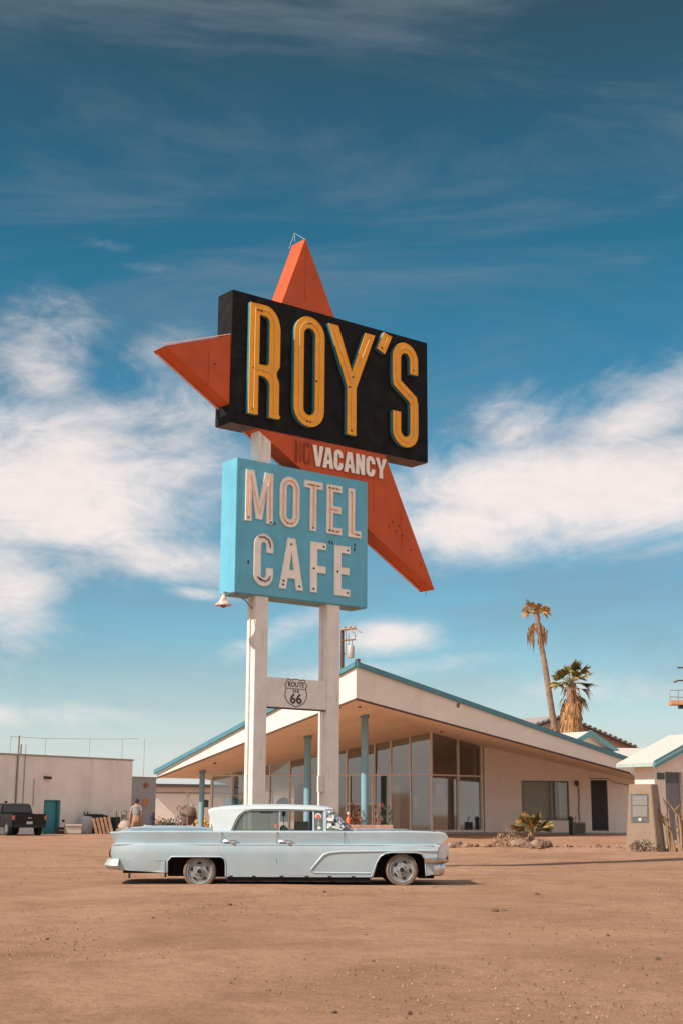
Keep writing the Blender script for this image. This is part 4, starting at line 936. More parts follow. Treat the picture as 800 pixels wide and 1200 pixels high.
    ibox(349, 357, 66, zf, zf + 2.1, .4, 'dark_cabinet', MATS['dark_counter']); ibox(366, 372, 65, zf, zf + 2.4, .4, 'pale_door', MATS['pale_panel'])
    # blue columns
    colm = mat('column_pale_blue', (0.20, 0.40, 0.47), 0.6, var=0.06, scale=3, bump=.1, col2=(.35, .42, .40), c2amt=.5, c2scale=3, c2lo=.58)
    for px, py, w_, base in ((427, 838.5, 8.2, .3), (361, 862.5, 8, .1), (237.6, 903, 6.2, 0)):
        pl = PL if px != 427 else PL
        p = hit(px, py, pl)
        if px == 427:
            p2 = hit(px, py, PR)
            if p2.z < p.z: p = p2
        r = w_ / FPX * p.y / 2
        m = MB(); m.lathe([(r, base), (r, p.z + .1)], 24, M=Matrix.Translation((p.x, p.y, 0))); c = B(m, 'column', colm, smooth=40)
        m = MB(); m.lathe([(r * 1.25, p.z - .10), (r * 1.25, p.z + .05)], 24, M=Matrix.Translation((p.x, p.y, 0))); B(m, 'column_cap', mat('column_cap_blue', (.13, .30, .34), .6), smooth=40)
        0 and print('COL', px, tuple(round(v, 2) for v in p), round(r, 3))
        lob['c%d' % int(px)] = tuple(p); 
    0 and print('LOBBY', T, Lc, A, GL, GR, R, 'ztr', ztr)
    cols = {k: Vector(lob[k]) for k in ('c427', 'c361', 'c237')}
    for k in list(cols): del lob[k]
    for o in (rf, w): del o['loc0']
    return dict(T=T, A=A, GL=GL, GR=GR, zf=zf, cols=cols, PL=PL, PR=PR, WR=WR)
LOB = lobby()

# ------------------------------------------------------------------ other buildings
def px_ground(a, b, px):
    r = ray(px, 950); t = (a[0] * (b[1] - a[1]) - a[1] * (b[0] - a[0])) / (r.x * (b[1] - a[1]) - r.y * (b[0] - a[0])); return Vector((r.x * t, r.y * t, 0))
GA, GBk = Vector((-24.5, 73.8, 0)), Vector((-12.94, 89.5, 0))
def garage():
    g = thing('garage_building', 'low flat roofed cream stucco garage with one teal door and thin pipes on its roof', 'building', (GBk.x, GBk.y, 0))
    off = Vector((GBk.x, GBk.y, 0)); d = (GBk - GA).normalized(); n = Vector((d.y, -d.x, 0)); L_ = (GBk - GA).length
    st = mat('garage_stucco', (0.82, 0.74, 0.66), 0.9, var=0.07, scale=.8, bump=.5, bscale=9, col2=(.62, .54, .47), c2amt=.6, c2scale=1.1, c2lo=.54, streak=True)
    H = 4.40
    def W(mb, name, m, par=g, **kw):
        mb.v = [tuple(GA + d * v[0] + n * v[1] + Vector((0, 0, v[2])) - off) for v in mb.v]; return mb.build(name, m, par, **kw)
    u = lambda px: (px_ground(GA, GBk, px) - GA).length
    Yu = lambda px: px_ground(GA, GBk, px).y
    z = lambda px, py: at(px, py, Yu(px)).z
    du0, du1, dz = u(51.5), u(70.5), z(60, 937.5)
    m = MB(); m.prism([(0, -.1), (du0, -.1), (du0, dz), (du1, dz), (du1, -.1), (L_, -.1), (L_, H), (0, H)], 0, -.25); m.box((L_ - .25, -9, -.1), (L_, -.26, H)); m.box((0, -9, -.1), (.25, -.26, H)); m.box((.3, -9, -.1), (L_ - .3, -8.8, H)); W(m, 'wall', st)
    m = MB(); m.box((-.05, -9, H + .002), (L_ + .05, .05, H + .10)); W(m, 'roof', mat('roof_edge_grey', (.36, .31, .27), .8))
    tl = mat('teal_door_paint', (0.045, 0.25, 0.28), .55, var=.08)
    m = MB(); m.box((du0 + .06, -.16, 0), (du1 - .22, -.10, dz - .06)); W(m, 'door', tl)
    m = MB(); m.box((du0 + .002, -.2, 0), (du0 + .06, .02, dz - .001)); m.box((du1 - .22, -.2, 0), (du1 - .002, .02, dz - .001)); m.box((du0 + .06, -.2, dz - .06), (du1 - .22, .02, dz - .001)); W(m, 'door_frame', mat('dark_teal_frame', (.03, .17, .19), .6))
    dk = mat('dark_fixing', (.03, .02, .02), .5); grey = mat('pipe_grey_brown', (.26, .21, .18), .7)
    p = u(52.5); zz = z(52.5, 911); m = MB(); m.prism([(p - .22, zz + .06), (p + .22, zz + .06), (p + .28, zz - .10), (p - .15, zz - .08)], .0, .22); W(m, 'wall_lamp', dk)
    for px, y0, y1, r in ((17.5, 862, 943, .05), (26, 872, 945, .02), (38, 912, 945, .02)):
        m = MB(); m.tube([(u(px), .06, z(px, y0)), (u(px), .06, z(px, y1))], r, 6); W(m, 'conduit', grey)
    pipe = mat('roof_pipe', (.42, .38, .35), .6)
    tops = []
    for px, y0, y1 in ((19.5, 862, 884), (61, 864.5, 888), (113, 865, 891), (151.5, 865, 893)):
        m = MB(); m.tube([(u(px), -.8, z(px, y1) - .2), (u(px), -.8, z(px, y0))], .022, 5); W(m, 'roof_pipe', pipe); tops.append((u(px), -.8, z(px, y0 + .5)))
    m = MB(); m.tube(tops + [(u(170), -.8, z(171, 865))], .014, 5); W(m, 'roof_wire', pipe)
    m = MB(); m.tube([(u(28), -.5, H), (u(28), -.5, z(28, 872))], .05, 6); W(m, 'roof_vent', grey)
    m = MB(); m.box((u(73.5), .01, z(73.5, 963)), (u(76), .05, z(73.5, 960.5))); W(m, 'tap', dk)
    return u, d, n
g_u, g_d, g_n = garage()
def gpt(px, out):
    """point of the yard seen at photo column px, out metres in front of the garage wall"""
    a = GA + g_n * out; b = GBk + g_n * out; return px_ground(a, b, px)
def annex():
    a = Vector((GBk.x, GBk.y, 0)) + g_d * .12 + g_n * -.2; b = px_ground(a, a + g_d, 182.3)
    t = thing('shed', 'narrow grey shed joined to the end of the cream garage', 'shed', (a.x, a.y, 0)); L_ = (b - a).length
    def W(mb, name, m, **kw):
        mb.v = [tuple(g_d * v[0] + g_n * v[1] + Vector((0, 0, v[2]))) for v in mb.v]; return mb.build(name, m, t, **kw)
    zt = at(170, 911.5, a.y + .6).z; z = lambda px, py: at(px, py, a.y + .7).z
    u = lambda px: (px_ground(a, b, px) - a).length
    m = MB(); m.box((0, -4, -.1), (L_, 0, zt)); W(m, 'wall', mat('blue_grey_stucco', (.34, .335, .33), .85, var=.06, bump=.3, bscale=10))
    m = MB(); m.box((-.02, -4, zt + .002), (L_ + .04, .04, zt + .07)); W(m, 'roof', mat('roof_edge_grey', (.36, .31, .27), .8))
    m = MB(); c, zz = u(170), z(170, 920); m.prism([(c - .22, zz), (c, zz + .17), (c + .22, zz), (c, zz - .17)], .01, .12); W(m, 'wall_lamp', mat('rust_brown', (.3, .13, .07), .8))
    m = MB(); c, zz = u(170), z(170, 940); m.box((c - .24, .01, zz - .22), (c + .24, .04, zz + .22)); W(m, 'orange_board', mat('orange_board', (.55, .22, .08), .7))
    m = MB(); m.tube([(u(171), -.3, zt), (u(171), -.3, z(171, 865))], .02, 5); W(m, 'mast', mat('roof_pipe', (.42, .38, .35), .6))
annex()
def long_building():
    x0, x1, Y = at(176, 950, 112).x, at(470, 950, 112).x, 112
    t = thing('long_low_building', 'long low sunlit white building with a dark eave far behind the lobby columns', 'building', (x0, Y, 0), math.radians(22))
    H = at(215, 922, Y).z; st = mat('sunlit_white_stucco', (.86, .78, .69), .9, var=.05, bump=.2, bscale=5)
    wx0, wx1, wz0, wz1 = at(240.5, 950, Y).x - x0, at(247.5, 950, Y).x - x0, at(240, 946, Y).z, at(240, 937, Y).z
    m = MB(); m.prism([(0, -.2), (x1 - x0, -.2), (x1 - x0, H), (0, H)], 0, .3, 0, None, [[(wx0, wz0), (wx0, wz1), (wx1, wz1), (wx1, wz0)]]); m.box((0, .31, -.2), (.3, 8, H)); m.build('wall', st, t)
    m = MB(); m.box((-.4, -.6, H + .002), (x1 - x0, 8, H + .22)); m.build('roof', mat('dark_eave', (.10, .085, .075), .8), t)
    m = MB(); m.tube([(0, -.05, at(215, 929, Y).z), (x1 - x0, -.05, at(215, 929, Y).z)], .05, 5); m.build('gutter', mat('roof_edge_grey', (.36, .31, .27), .8), t)
    m = MB(); m.box((wx0 - .05, .12, wz0 - .05), (wx1 + .05, .16, wz1 + .05)); m.build('window', mat('dark_window', (.06, .065, .07), .3), t)
    m = MB()
    m.tube([(4.2, .3, H + .2), (4.2, .3, H + .75)], .04, 5); m.tube([(4.0, .3, H + .25), (4.2, .3, H + .55), (4.4, .3, H + .25)], .03, 5); m.build('roof_finial', mat('dark_eave', (.10, .085, .075), .8), t)
long_building()
def gable(name, label, cat, peak, gd, hw, drop, ln, wallm, roofm, trimm, over=.45, vent=False, teeth=False, zb=0.0, th=.14, tw=.20):
    """gabled building: peak = top of the near gable, gd = unit vector along the gable wall, ridge runs away from it"""
    gd = Vector((gd[0], gd[1], 0)).normalized(); rd = Vector((-gd.y, gd.x, 0))
    if rd.y < 0: rd = -rd
    t = thing(name, label, cat, (peak.x, peak.y, 0)); k = drop / hw
    def W(mb, nm, m, par=t, **kw):
        mb.v = [tuple(gd * v[0] + rd * v[1] + Vector((0, 0, v[2]))) for v in mb.v]; return mb.build(nm, m, par, **kw)
    pz = peak.z - th; w = hw - over
    m = MB(); m.prism([(-w, zb), (w, zb), (w, pz - k * w - .02), (0, pz - .02), (-w, pz - k * w - .02)], over, over + .2)
    m.box((-w, over + .21, zb), (-w + .2, ln, pz - k * w - .02)); m.box((w - .2, over + .21, zb), (w, ln, pz - k * w - .02)); m.box((-w + .21, ln - .2, zb), (w - .21, ln, pz - k * w - .02)); W(m, 'wall', wallm)
    r = None
    m = MB()
    for s in (-1, 1): m.prism([(0, pz), (s * hw, pz - k * hw), (s * hw, pz - k * hw + th), (0, pz + th)], 0.05, ln)
    r = W(m, 'roof', roofm)
    if trimm:
        for s in (-1, 1):
            m = MB(); m.prism([(0, pz - .06), (s * (hw + .02), pz - k * hw - .06), (s * (hw + .02), pz - k * hw + tw), (0, pz + tw)], -.03, 0.048); W(m, 'rake_board', trimm, r)
            m = MB(); m.box((s * hw if s > 0 else -hw - .06, .05, pz - k * hw - .05), (hw + .06 if s > 0 else -hw, ln, pz - k * hw + th + .01)); W(m, 'eave_board', trimm, r)
    if teeth:
        m = MB(); n_ = 14
        for i in range(n_):
            a = .35 + (hw - .4) * i / n_; b = a + (hw / n_) * .5
            for s in (-1, 1): m.prism([(s * a, pz - k * a + th + .01), (s * b, pz - k * b + th + .01), (s * b, pz - k * b + th + .08), (s * a, pz - k * a + th + .08)], -.05, .5)
        W(m, 'rafter_end', mat('grey_rafters', (.28, .26, .25), .8), r, split=True)
    if vent:
        m = MB()
        for i in range(6): m.box((-.62, over - .05, pz - .95 + i * .11), (-.25, over - .005, pz - .88 + i * .11))
        W(m, 'louvre', mat('vent_grey', (.35, .31, .28), .7), split=True)
    return t, W, k, pz, w
def cabins():
    st = mat('cabin_stucco', (.82, .72, .62), .88, var=.05, bump=.3, bscale=10, col2=(.62, .52, .44), c2amt=.4, c2scale=1.5, c2lo=.56)
    rfm = mat('cream_roof', (.60, .53, .46), .8, var=.05, bump=.15, bscale=7); trim = mat('cabin_teal_trim', (.13, .33, .36), .55, var=.1)
    barnw = mat('pinkish_barn_wall', (.55, .45, .40), .9, var=.06); barnr = mat('pink_grey_sheet_roof', (.44, .36, .33), .6, .2, var=.08)
    gable('barn', 'large pinkish grey barn with dark toothed rake behind the two palms', 'barn', at(660, 838, 90), (.83, .555), 6.6, 1.85, 14, barnw, barnr, mat('dark_barn_rake', (.07, .045, .035), .8), over=.5, teeth=True, tw=.05)
    gable('gabled_cabin', 'small gabled cabin with teal rake boards and a louvre vent peeking over the lobby roof', 'cabin', at(692, 857, 74), (.78, .62), 3.35, 1.5, 9, st, rfm, trim, over=.4, vent=True)
cabins()
def right_cabin():
    """cream cabin behind the stone marker, built round its own corner"""
    e1 = at(765, 897.5, 50.0); e0 = at(722, 897, 51.3); e0.z = e1.z
    ed = Vector((e1.x - e0.x, e1.y - e0.y, 0)); Le = ed.length; ed.normalize(); sd = Vector((-ed.y, ed.x, 0))   # along the eave / up the slope
    if sd.y < 0: sd = -sd
    t = thing('white_roof_cabin', 'cream cabin with a white sloping roof and teal eaves beside the stone marker', 'cabin', (e1.x, e1.y, 0)); off = Vector((e1.x, e1.y, 0))
    st = MATS['cabin_stucco']; rfm = MATS['cream_roof']; trim = MATS['cabin_teal_trim']
    def W(mb, nm, m, par=t, **kw):
        mb.v = [tuple(ed * v[0] + sd * v[1] + Vector((0, 0, v[2]))) for v in mb.v]; return mb.build(nm, m, par, **kw)
    z = e1.z; k = .375; run = 3.0; th = .12
    m = MB(); m.prism([(0, z), (run, z + k * run), (2 * run, z), (2 * run, z + th), (run, z + k * run + th), (0, z + th)], -Le, 0, ax='x'); r = W(m, 'roof', rfm)
    m = MB(); m.box((-Le, -.03, z - .02), (.0, 0, z + th - .01)); W(m, 'eave_board', mat('pale_eave', (.42, .52, .48), .6), r)
    for s in (0, 1):
        m = MB(); q = [(0, z - .1), (run, z + k * run - .1), (run, z + k * run + th + .05), (0, z + th + .05)]
        if s: q = [(2 * run - a, b) for a, b in q]
        m.prism(q, .002, .05, ax='x'); W(m, 'rake_board', trim, r)
        m = MB(); q = [(.02, z + .02), (run, z + k * run + .02), (run, z + k * run + .09), (.02, z + .09)]
        if s: q = [(2 * run - a, b) for a, b in q]
        m.prism(q, .052, .07, ax='x'); W(m, 'rake_capping', mat('pale_teal_capping', (.30, .50, .50), .5), r)
    # walls
    x0 = -Le + .42; gx = -.35; y0 = .45
    m = MB(); m.box((x0, y0, 0), (gx - .2, y0 + .2, z - .01 + k * y0)); m.box((x0, y0 + .21, 0), (x0 + .2, 2 * run - .45, z + k * .45))
    hole = [(1.05, 2.72), (1.05, .35), (2.0, .35), (2.0, 2.72)][::-1]
    m.prism([(y0, 0), (2 * run - y0, 0), (2 * run - y0, z + k * y0 - .01), (run, z + k * run - .01), (y0, z + k * y0 - .01)], gx - .2, gx, 0, None, [hole], ax='x'); W(m, 'wall', st)
    m = MB(); m.box((gx - .18, 1.05, .35), (gx - .12, 2.0, 2.72)); W(m, 'door', mat('grey_cabin_door', (.20, .20, .21), .6))
    m = MB(); m.box((gx - .115, 1.15, 2.35), (gx - .09, 1.9, 2.65)); W(m, 'door_light', mat('dark_window', (.06, .065, .07), .3))
    m = MB(); m.box((gx + .002, .6, 2.45), (gx + .02, 1.0, 2.68)); W(m, 'small_window', mat('dark_window', (.06, .065, .07), .3))
    m = MB(); p = Vector((-Le * .35, run, z + k * run)); m.lathe([(.06, 0), (.06, .22), (.10, .24), (.04, .34)], 10, M=Matrix.Translation(p)); W(m, 'roof_vent', mat('rust_brown', (.3, .13, .07), .8), r)
right_cabin()
def far_roof():
    t = thing('low_cabin', 'pale low roofed cabin seen between the teal gable and the white roofed cabin', 'cabin', (at(735, 950, 72).x, 72, 0))
    a, b = at(700, 893, 72), at(800, 893, 70); r0, r1 = at(704, 876.5, 76), at(800, 877, 76)
    off = t.location
    m = MB(); V = [a, b, r1, r0]; V = [v - off for v in V]; V2 = [v + Vector((0, 0, -.2)) for v in V]
    m.add(V + V2, [(0, 1, 2, 3), (7, 6, 5, 4), (0, 4, 5, 1), (1, 5, 6, 2), (2, 6, 7, 3), (3, 7, 4, 0)]); m.build('roof', MATS['cream_roof'], t)
    m = MB(); m.box((a.x - off.x + .4, .5, 0), (b.x - off.x - .4, 4, a.z - .25)); m.build('wall', MATS['cabin_stucco'], t)
far_roof()

# ------------------------------------------------------------------ monument, planter, bed plants
def marker():
    Y = 45.6; px0, px1 = 736.5, 776; z0 = gh(12, Y) - .1
    bl, br = at(736, 990, Y), at(776, 990, Y); tl, tr = at(739.5, 919, Y), at(766, 919, Y)
    c = Vector(((bl.x + br.x) / 2, Y, gh(12, Y)))
    t = thing('stone_marker', 'tall tapering tan stone marker holding a framed notice, in front of the cabins', 'monument', c)
    a = math.radians(6)
    hb, ht, db, dt, H = .53, .37, .40, .30, tl.z - c.z
    m = MB(); V = []
    for (h, d_, z) in ((hb, db, -.15), (ht, dt, H)):
        V += [(-h, -d_, z), (h, -d_, z), (h, d_, z), (-h, d_, z)]
    m.add(V, [(0, 3, 2, 1), (4, 5, 6, 7), (0, 1, 5, 4), (1, 2, 6, 5), (2, 3, 7, 6), (3, 0, 4, 7)])
    m.build('body', mat('tan_marker_plaster', (.29, .21, .15), .9, var=.06, scale=5, bump=.4, bscale=18, col2=(.38, .29, .22), c2amt=.5, c2scale=3, c2lo=.54), t, bevel=.02)
    t.rotation_euler = (0, 0, math.radians(-33))
    # plaque follows the leaning front
    zl, zh = at(756, 964, Y).z - c.z, at(756, 930.5, Y).z - c.z
    def fy(z): return -(db + (dt - db) * (z + .15) / (H + .15)) - .012
    def pane(x0, x1, z0, z1, d0, name, mt):
        m = MB(); V = [(x0, fy(z0) - d0, z0), (x1, fy(z0) - d0, z0), (x1, fy(z1) - d0, z1), (x0, fy(z1) - d0, z1)]; V += [(x, y + .03 + d0, z) for x, y, z in V]
        m.add(V, [(0, 1, 2, 3), (7, 6, 5, 4), (0, 4, 5, 1), (1, 5, 6, 2), (2, 6, 7, 3), (3, 7, 4, 0)]); return m.build(name, mt, t)
    cx = -.02
    pane(cx - .29, cx + .29, zl, zh, .0, 'plaque', mat('plaque_grey', (.10, .105, .10), .6, var=.2))
    pane(cx - .235, cx + .245, zl + .17, zh - .06, .008, 'notice', mat('faded_notice', (.22, .21, .19), .7, var=.15, scale=20))
    pane(cx - .24, cx + .25, (zl + zh) / 2 + .08, (zl + zh) / 2 + .10, .014, 'plaque_bar', MATS['plaque_grey'])
    pane(cx - .04, cx + .05, zl + .05, zl + .14, .010, 'plaque_emblem', mat('plaque_pale', (.55, .55, .52), .6))
    for i, (x, w) in enumerate(((-.16, .05), (-.05, .08), (.1, .06), (.19, .04))): pane(cx + x, cx + x + w, zl + .175, zl + .20, .011, 'notice_tear', MATS['plaque_grey'])
marker()
def rock(name, c, r, m, seed, label=None, cat=None, group=None, parent=None, sq=.7, n=3):
    bm = bmesh.new(); bmesh.ops.create_icosphere(bm, subdivisions=n, radius=1); rr = random.Random(seed)
    k = [Vector((rr.uniform(-1, 1), rr.uniform(-1, 1), rr.uniform(-1, 1))).normalized() for _ in range(9)]
    for v in bm.verts:
        p = v.co.copy(); s = 1.0
        for q in k: s -= max(0, p.dot(q) - .55) * .55
        s *= 1 + .10 * math.sin(p.x * 7 + seed) * math.sin(p.y * 6 + seed * 2) + .06 * math.sin(p.z * 11 + p.x * 9 + seed)
        v.co = Vector((p.x * r * s, p.y * r * s * .9, p.z * r * sq * s))
    me = bpy.data.meshes.new(name); bm.to_mesh(me); bm.free(); me.materials.append(m); me.shade_smooth(); me.set_sharp_from_angle(angle=math.radians(25))
    o = bpy.data.objects.new(name, me); C.objects.link(o); o.location = c; o.rotation_euler = (0, 0, rr.uniform(0, 6))
    if parent: o.parent = parent
    return tag(o, label, cat, group)
rockm = mat('brown_rock', (.21, .125, .085), .95, var=.25, scale=6, bump=.5, bscale=14)
rockp = mat('pale_rock', (.32, .22, .155), .95, var=.2, scale=6, bump=.5, bscale=14)
def gat(px, Y, dz=0): p = at(px, 950, Y); return Vector((p.x, p.y, gh(p.x, p.y) + dz))
def bed():
    rr = random.Random(5)
    cols = [524, 531, 537, 543, 549, 557, 565, 574, 652, 661, 668, 676, 689, 700, 711, 723]
    names = ['on the lot side of the bed, first right of the car', 'second right of the car', 'third right of the car']
    for i, px in enumerate(cols):
        Y = 47.6 + rr.uniform(-.5, .5); r = rr.uniform(.10, .20) if px < 600 else rr.uniform(.07, .15)
        near = 'between car and palm clump' if px < 600 else 'between palm clump and marker'
        k = i + 1 if px < 600 else i - 7
        o = rock('edging_rock', gat(px, Y, r * .25), r, rockm if i % 3 else rockp, 40 + i, '%s edging rock, %s from the left %s' % (['small pale', 'small dark'][0 if i % 3 else 1], ['first', 'second', 'third', 'fourth', 'fifth', 'sixth', 'seventh', 'eighth'][k - 1], near), 'rock', 'rocks edging the raised bed', sq=.75)
    # boulders round the small palm
    spots = [(604, 47.5, .24, 'leftmost of'), (609, 47.1, .20, 'second from the left in'), (614, 46.8, .22, 'low left of centre in'), (619, 46.5, .17, 'lowest at the centre of'), (624, 46.7, .22, 'low right of centre in'), (629, 46.4, .19, 'lowest right of centre in'), (634, 46.7, .23, 'low at the right of'), (639, 47.1, .20, 'second from the right in'), (643.5, 47.4, .15, 'rightmost of'), (616, 47.3, .28, 'tallest left of the palm stem in'), (627, 47.2, .27, 'tallest right of the palm stem in'), (634, 47.5, .24, 'upper right one of'), (607, 47.9, .25, 'upper left one of')]
    for i, (px, Y, r, pos) in enumerate(spots):
        rock('boulder', gat(px, Y, r * .35), r, rockp if i % 4 == 0 else rockm, 70 + i, 'rough tan boulder, %s the pile round the small palm' % pos, 'boulder', 'boulders piled round the small palm', sq=.85)
    c = gat(594, 48.2); t = thing('dry_bush', 'pale dry rounded bush at the left of the palm rock pile', 'bush', c); m = MB(); r2 = random.Random(31)
    for q in range(900):
        a_ = r2.uniform(0, 6.28); k = r2.random() ** .5; zz = r2.uniform(0, .55) * (1.05 - .75 * k * k); p = Vector((k * .55 * math.cos(a_), k * .45 * math.sin(a_), zz)); m.add([p, p + Vector((r2.uniform(-.05, .05), r2.uniform(-.05, .05), r2.uniform(.02, .08))), p + Vector((r2.uniform(-.04, .04), r2.uniform(-.04, .04), -.01))], [(0, 1, 2)], r2.choice([0, 0, 1]))
    m.build('foliage', [mat('straw_brush', (.46, .30, .19), .9, var=.2), mat('brown_brush', (.26, .15, .09), .9)], t, fix=False)
    m = MB()
    for q in range(8): a_ = r2.uniform(0, 6.28); m.tube([(0, 0, -.03), (.4 * math.cos(a_), .35 * math.sin(a_), .35)], [.012, .004], 4)
    m.build('stems', mat('twig_brown', (.18, .11, .07), .9), t)
bed()
def fan_leaf(mb, base, dirv, L, w, droop, nb=9, mi=0, split=.55, r=rnd):
    """fan palm leaf: stalk plus pleated blades"""
    dirv = Vector(dirv).normalized(); side = dirv.cross(Vector((0, 0, 1)))
    side = side.normalized() if side.length > 1e-3 else Vector((1, 0, 0)); ro = r.uniform(-.9, .9); side = (side * math.cos(ro) + side.cross(dirv) * math.sin(ro)).normalized(); up = side.cross(dirv).normalized()
    tip = base + dirv * L * .45 + Vector((0, 0, -droop * .15 * L))
    mb.tube([base, tip], L * .012 + .006, 4, 2)
    for i in range(nb):
        a = (i / (nb - 1) - .5) * 2; ang = a * w
        d2 = (dirv * math.cos(ang) + side * math.sin(ang) + up * r.uniform(-.06, .06)).normalized(); l2 = L * .58 * (1 - .25 * abs(a)) * r.uniform(.85, 1.08)
        p1 = tip + d2 * l2 * .55 + Vector((0, 0, -droop * .12 * L)); p2 = tip + d2 * l2 + Vector((0, 0, -droop * .45 * L * r.uniform(.7, 1.3)))
        s2 = (side * math.cos(ang) - dirv * math.sin(ang)) * (L * .05)
        mb.add([tip - s2 * .3, tip + s2 * .3, p1 + s2, p1 - s2], [(0, 1, 2, 3)], mi if r.random() > .12 else 1)
        mb.add([p1 - s2, p1 + s2, p2], [(0, 1, 2)], 1 if r.random() < .55 else mi)
def palms():
    green = mat('palm_green', (.09, .11, .025), .6, var=.25); tipb = mat('palm_dry_gold', (.42, .22, .055), .8, var=.25); stalk = mat('palm_stalk', (.30, .20, .09), .7)
    dead = mat('palm_dead_brown', (.30, .14, .05), .9, var=.3, scale=3); dead2 = mat('palm_dead_tan', (.44, .235, .10), .9, var=.25, scale=3); bark = mat('palm_bark', (.30, .19, .13), .9, var=.25, scale=4, bump=.8, bscale=12, col2=(.16, .10, .07), c2amt=.7, c2scale=6)
    # tall one
    Y = 84; b = at(653, 950, Y); k = Y / 1687
    t = thing('tall_palm', 'tall thin leaning palm with a small dry crown behind the lobby roof', 'palm tree', (b.x, b.y, 0)); off = t.location
    pts = [at(653, 900, Y), at(650, 858, Y), at(644, 820, Y), at(638, 780, Y), at(633, 752, Y), at(629.5, 728, Y), at(627, 712, Y)]
    pts = [Vector((b.x, Y, 0))] + pts; m = MB()
    P = [p - off for p in pts]; fine = []; rad = []
    for i in range(len(P) - 1):
        for q in range(6):
            f = q / 6; fine.append(P[i].lerp(P[i + 1], f)); hgt = fine[-1].z
            rad.append((.24 - .008 * hgt) * (1 + (.06 if (i * 6 + q) % 2 else -.04)))
    m.tube(fine, rad, 10); m.build('trunk', bark, t, smooth=50)
    r = random.Random(2); m = MB(); lo = at(652, 862, Y) - off
    for i in range(90):
        a = r.uniform(0, 6.28); z = lo.z - r.uniform(-.55, 3.0); c = Vector((lo.x + .32 * math.cos(a), .32 * math.sin(a), z)); m.add([c, c + Vector((.14 * math.cos(a + .5), .14 * math.sin(a + .5), .18)), c + Vector((.16 * math.cos(a), .16 * math.sin(a), -.05))], [(0, 1, 2)], 0)
    m.build('leaf_bases', [dead], t, fix=False)
    top = at(627, 722, Y) - off; m = MB()
    for i in range(15):
        a = i * 2.4; el = r.uniform(.35, 1.2)
        fan_leaf(m, top + Vector((0, 0, .1)), (math.cos(a) * math.cos(el), math.sin(a) * math.cos(el), math.sin(el)), r.uniform(1.0, 1.4), .85, .35, 11, 1 if i % 3 else 0, r=r)
    for i in range(6):
        a = i * 1.05 + .3; fan_leaf(m, top + Vector((0, 0, .2)), (math.cos(a), math.sin(a) * .8, .25), r.uniform(.8, 1.15), .7, .7, 7, 1, r=r)
    m.build('crown', [green, tipb, stalk], t, fix=False)
    m = MB(); c0 = at(628.5, 735, Y) - off
    for i in range(130):
        a = r.choice([r.uniform(-1.3, 1.3), r.uniform(1.9, 4.4)]); q = r.uniform(0, 1); rad_ = (.20 + .36 * math.sin(q * 2.6)) * r.uniform(.45, 1.15); z = c0.z - (q - .25) * 1.1
        p = Vector((c0.x + rad_ * math.cos(a), c0.y + rad_ * math.sin(a), z)); l = r.uniform(.35, .8)
        m.add([p + Vector((-.05, 0, 0)), p + Vector((.05, .03, 0)), p + Vector((.02 * math.cos(a), .02 * math.sin(a), -l))], [(0, 1, 2)], r.choice([0, 0, 1]))
    m.build('dry_skirt', [dead, dead2], t, fix=False)
    # short one with the thick skirt
    Y = 82; b = at(668, 950, Y)
    t = thing('skirted_palm', 'short palm with green fan leaves and a thick skirt of dead fronds', 'palm tree', (b.x, b.y, 0)); off = t.location
    P = [Vector((0, 0, 0)), at(668.5, 860, Y) - off, at(669, 800, Y) - off]; m = MB(); m.tube(P, [.34, .32, .26], 10); m.build('trunk', bark, t, smooth=50)
    top = at(669, 800, Y) - off; m = MB()
    for i in range(24):
        a = i * 2.4; el = math.asin(r.uniform(-.15, .98))
        fan_leaf(m, top, (math.cos(a) * math.cos(el), math.sin(a) * math.cos(el), math.sin(el)), r.uniform(1.3, 1.8), .8, .35, 13, 0, r=r)
    for (dx, dz, L) in ((1.0, .25, 1.3), (.9, -.55, 1.2), (-.8, -.5, 1.1), (1.0, -1.0, 1.0)): fan_leaf(m, top + Vector((0, 0, -.3)), (dx, -.2, dz), L, .6, 1.1, 8, 1 if dx < 0 else 0, r=r)
    m.build('crown', [green, tipb, stalk], t, fix=False)
    m = MB()
    for i in range(60):
        a = r.uniform(0, 6.28); z = top.z - r.uniform(.1, 2.0); rad_ = r.uniform(.25, .5); p = Vector((top.x + rad_ * math.cos(a), rad_ * math.sin(a), z)); l = r.uniform(.4, .9)
        m.add([p + Vector((-.05, 0, 0)), p + Vector((.06, .02, 0)), p + Vector((.25 * math.cos(a), .2 * math.sin(a), -l))], [(0, 1, 2)], r.choice([0, 1]))
    m.build('dead_leaves', [dead, dead2], t, fix=False)
    m = MB(); st = at(668.5, 826, Y) - off; bot = at(668.5, 866, Y) - off
    for i in range(900):
        q = r.random() ** .9; a = r.uniform(0, 6.28); rad_ = (.46 + .18 * q) * r.uniform(.85, 1.08); z = st.z + (bot.z - st.z) * q
        p = Vector((st.x + (bot.x - st.x) * q + rad_ * math.cos(a), rad_ * math.sin(a), z + .15)); l = r.uniform(.4, .9); w_ = r.uniform(.02, .06)
        tn = Vector((-math.sin(a), math.cos(a), 0)) * w_
        m.add([p - tn, p + tn, p + tn * .6 + Vector((.10 * math.cos(a) + r.uniform(-.05, .05), .10 * math.sin(a), -l)), p - tn * .6 + Vector((.1 * math.cos(a), .1 * math.sin(a), -l))], [(0, 1, 2, 3)], r.choice([0, 1, 1]))
    m.lathe([(.40, st.z + .05), (.48, st.z), (.54, (st.z + bot.z) / 2), (.58, bot.z), (.5, bot.z - .6)], 20, 1, M=Matrix.Translation((st.x, 0, 0))); m.build('dead_frond_skirt', [dead, dead2], t, fix=False)
    # small palm in the bed
    c = gat(621, 47.5); t = thing('small_fan_palm', 'small green and gold fan palm growing from the tan rock pile', 'plant', c); m = MB()
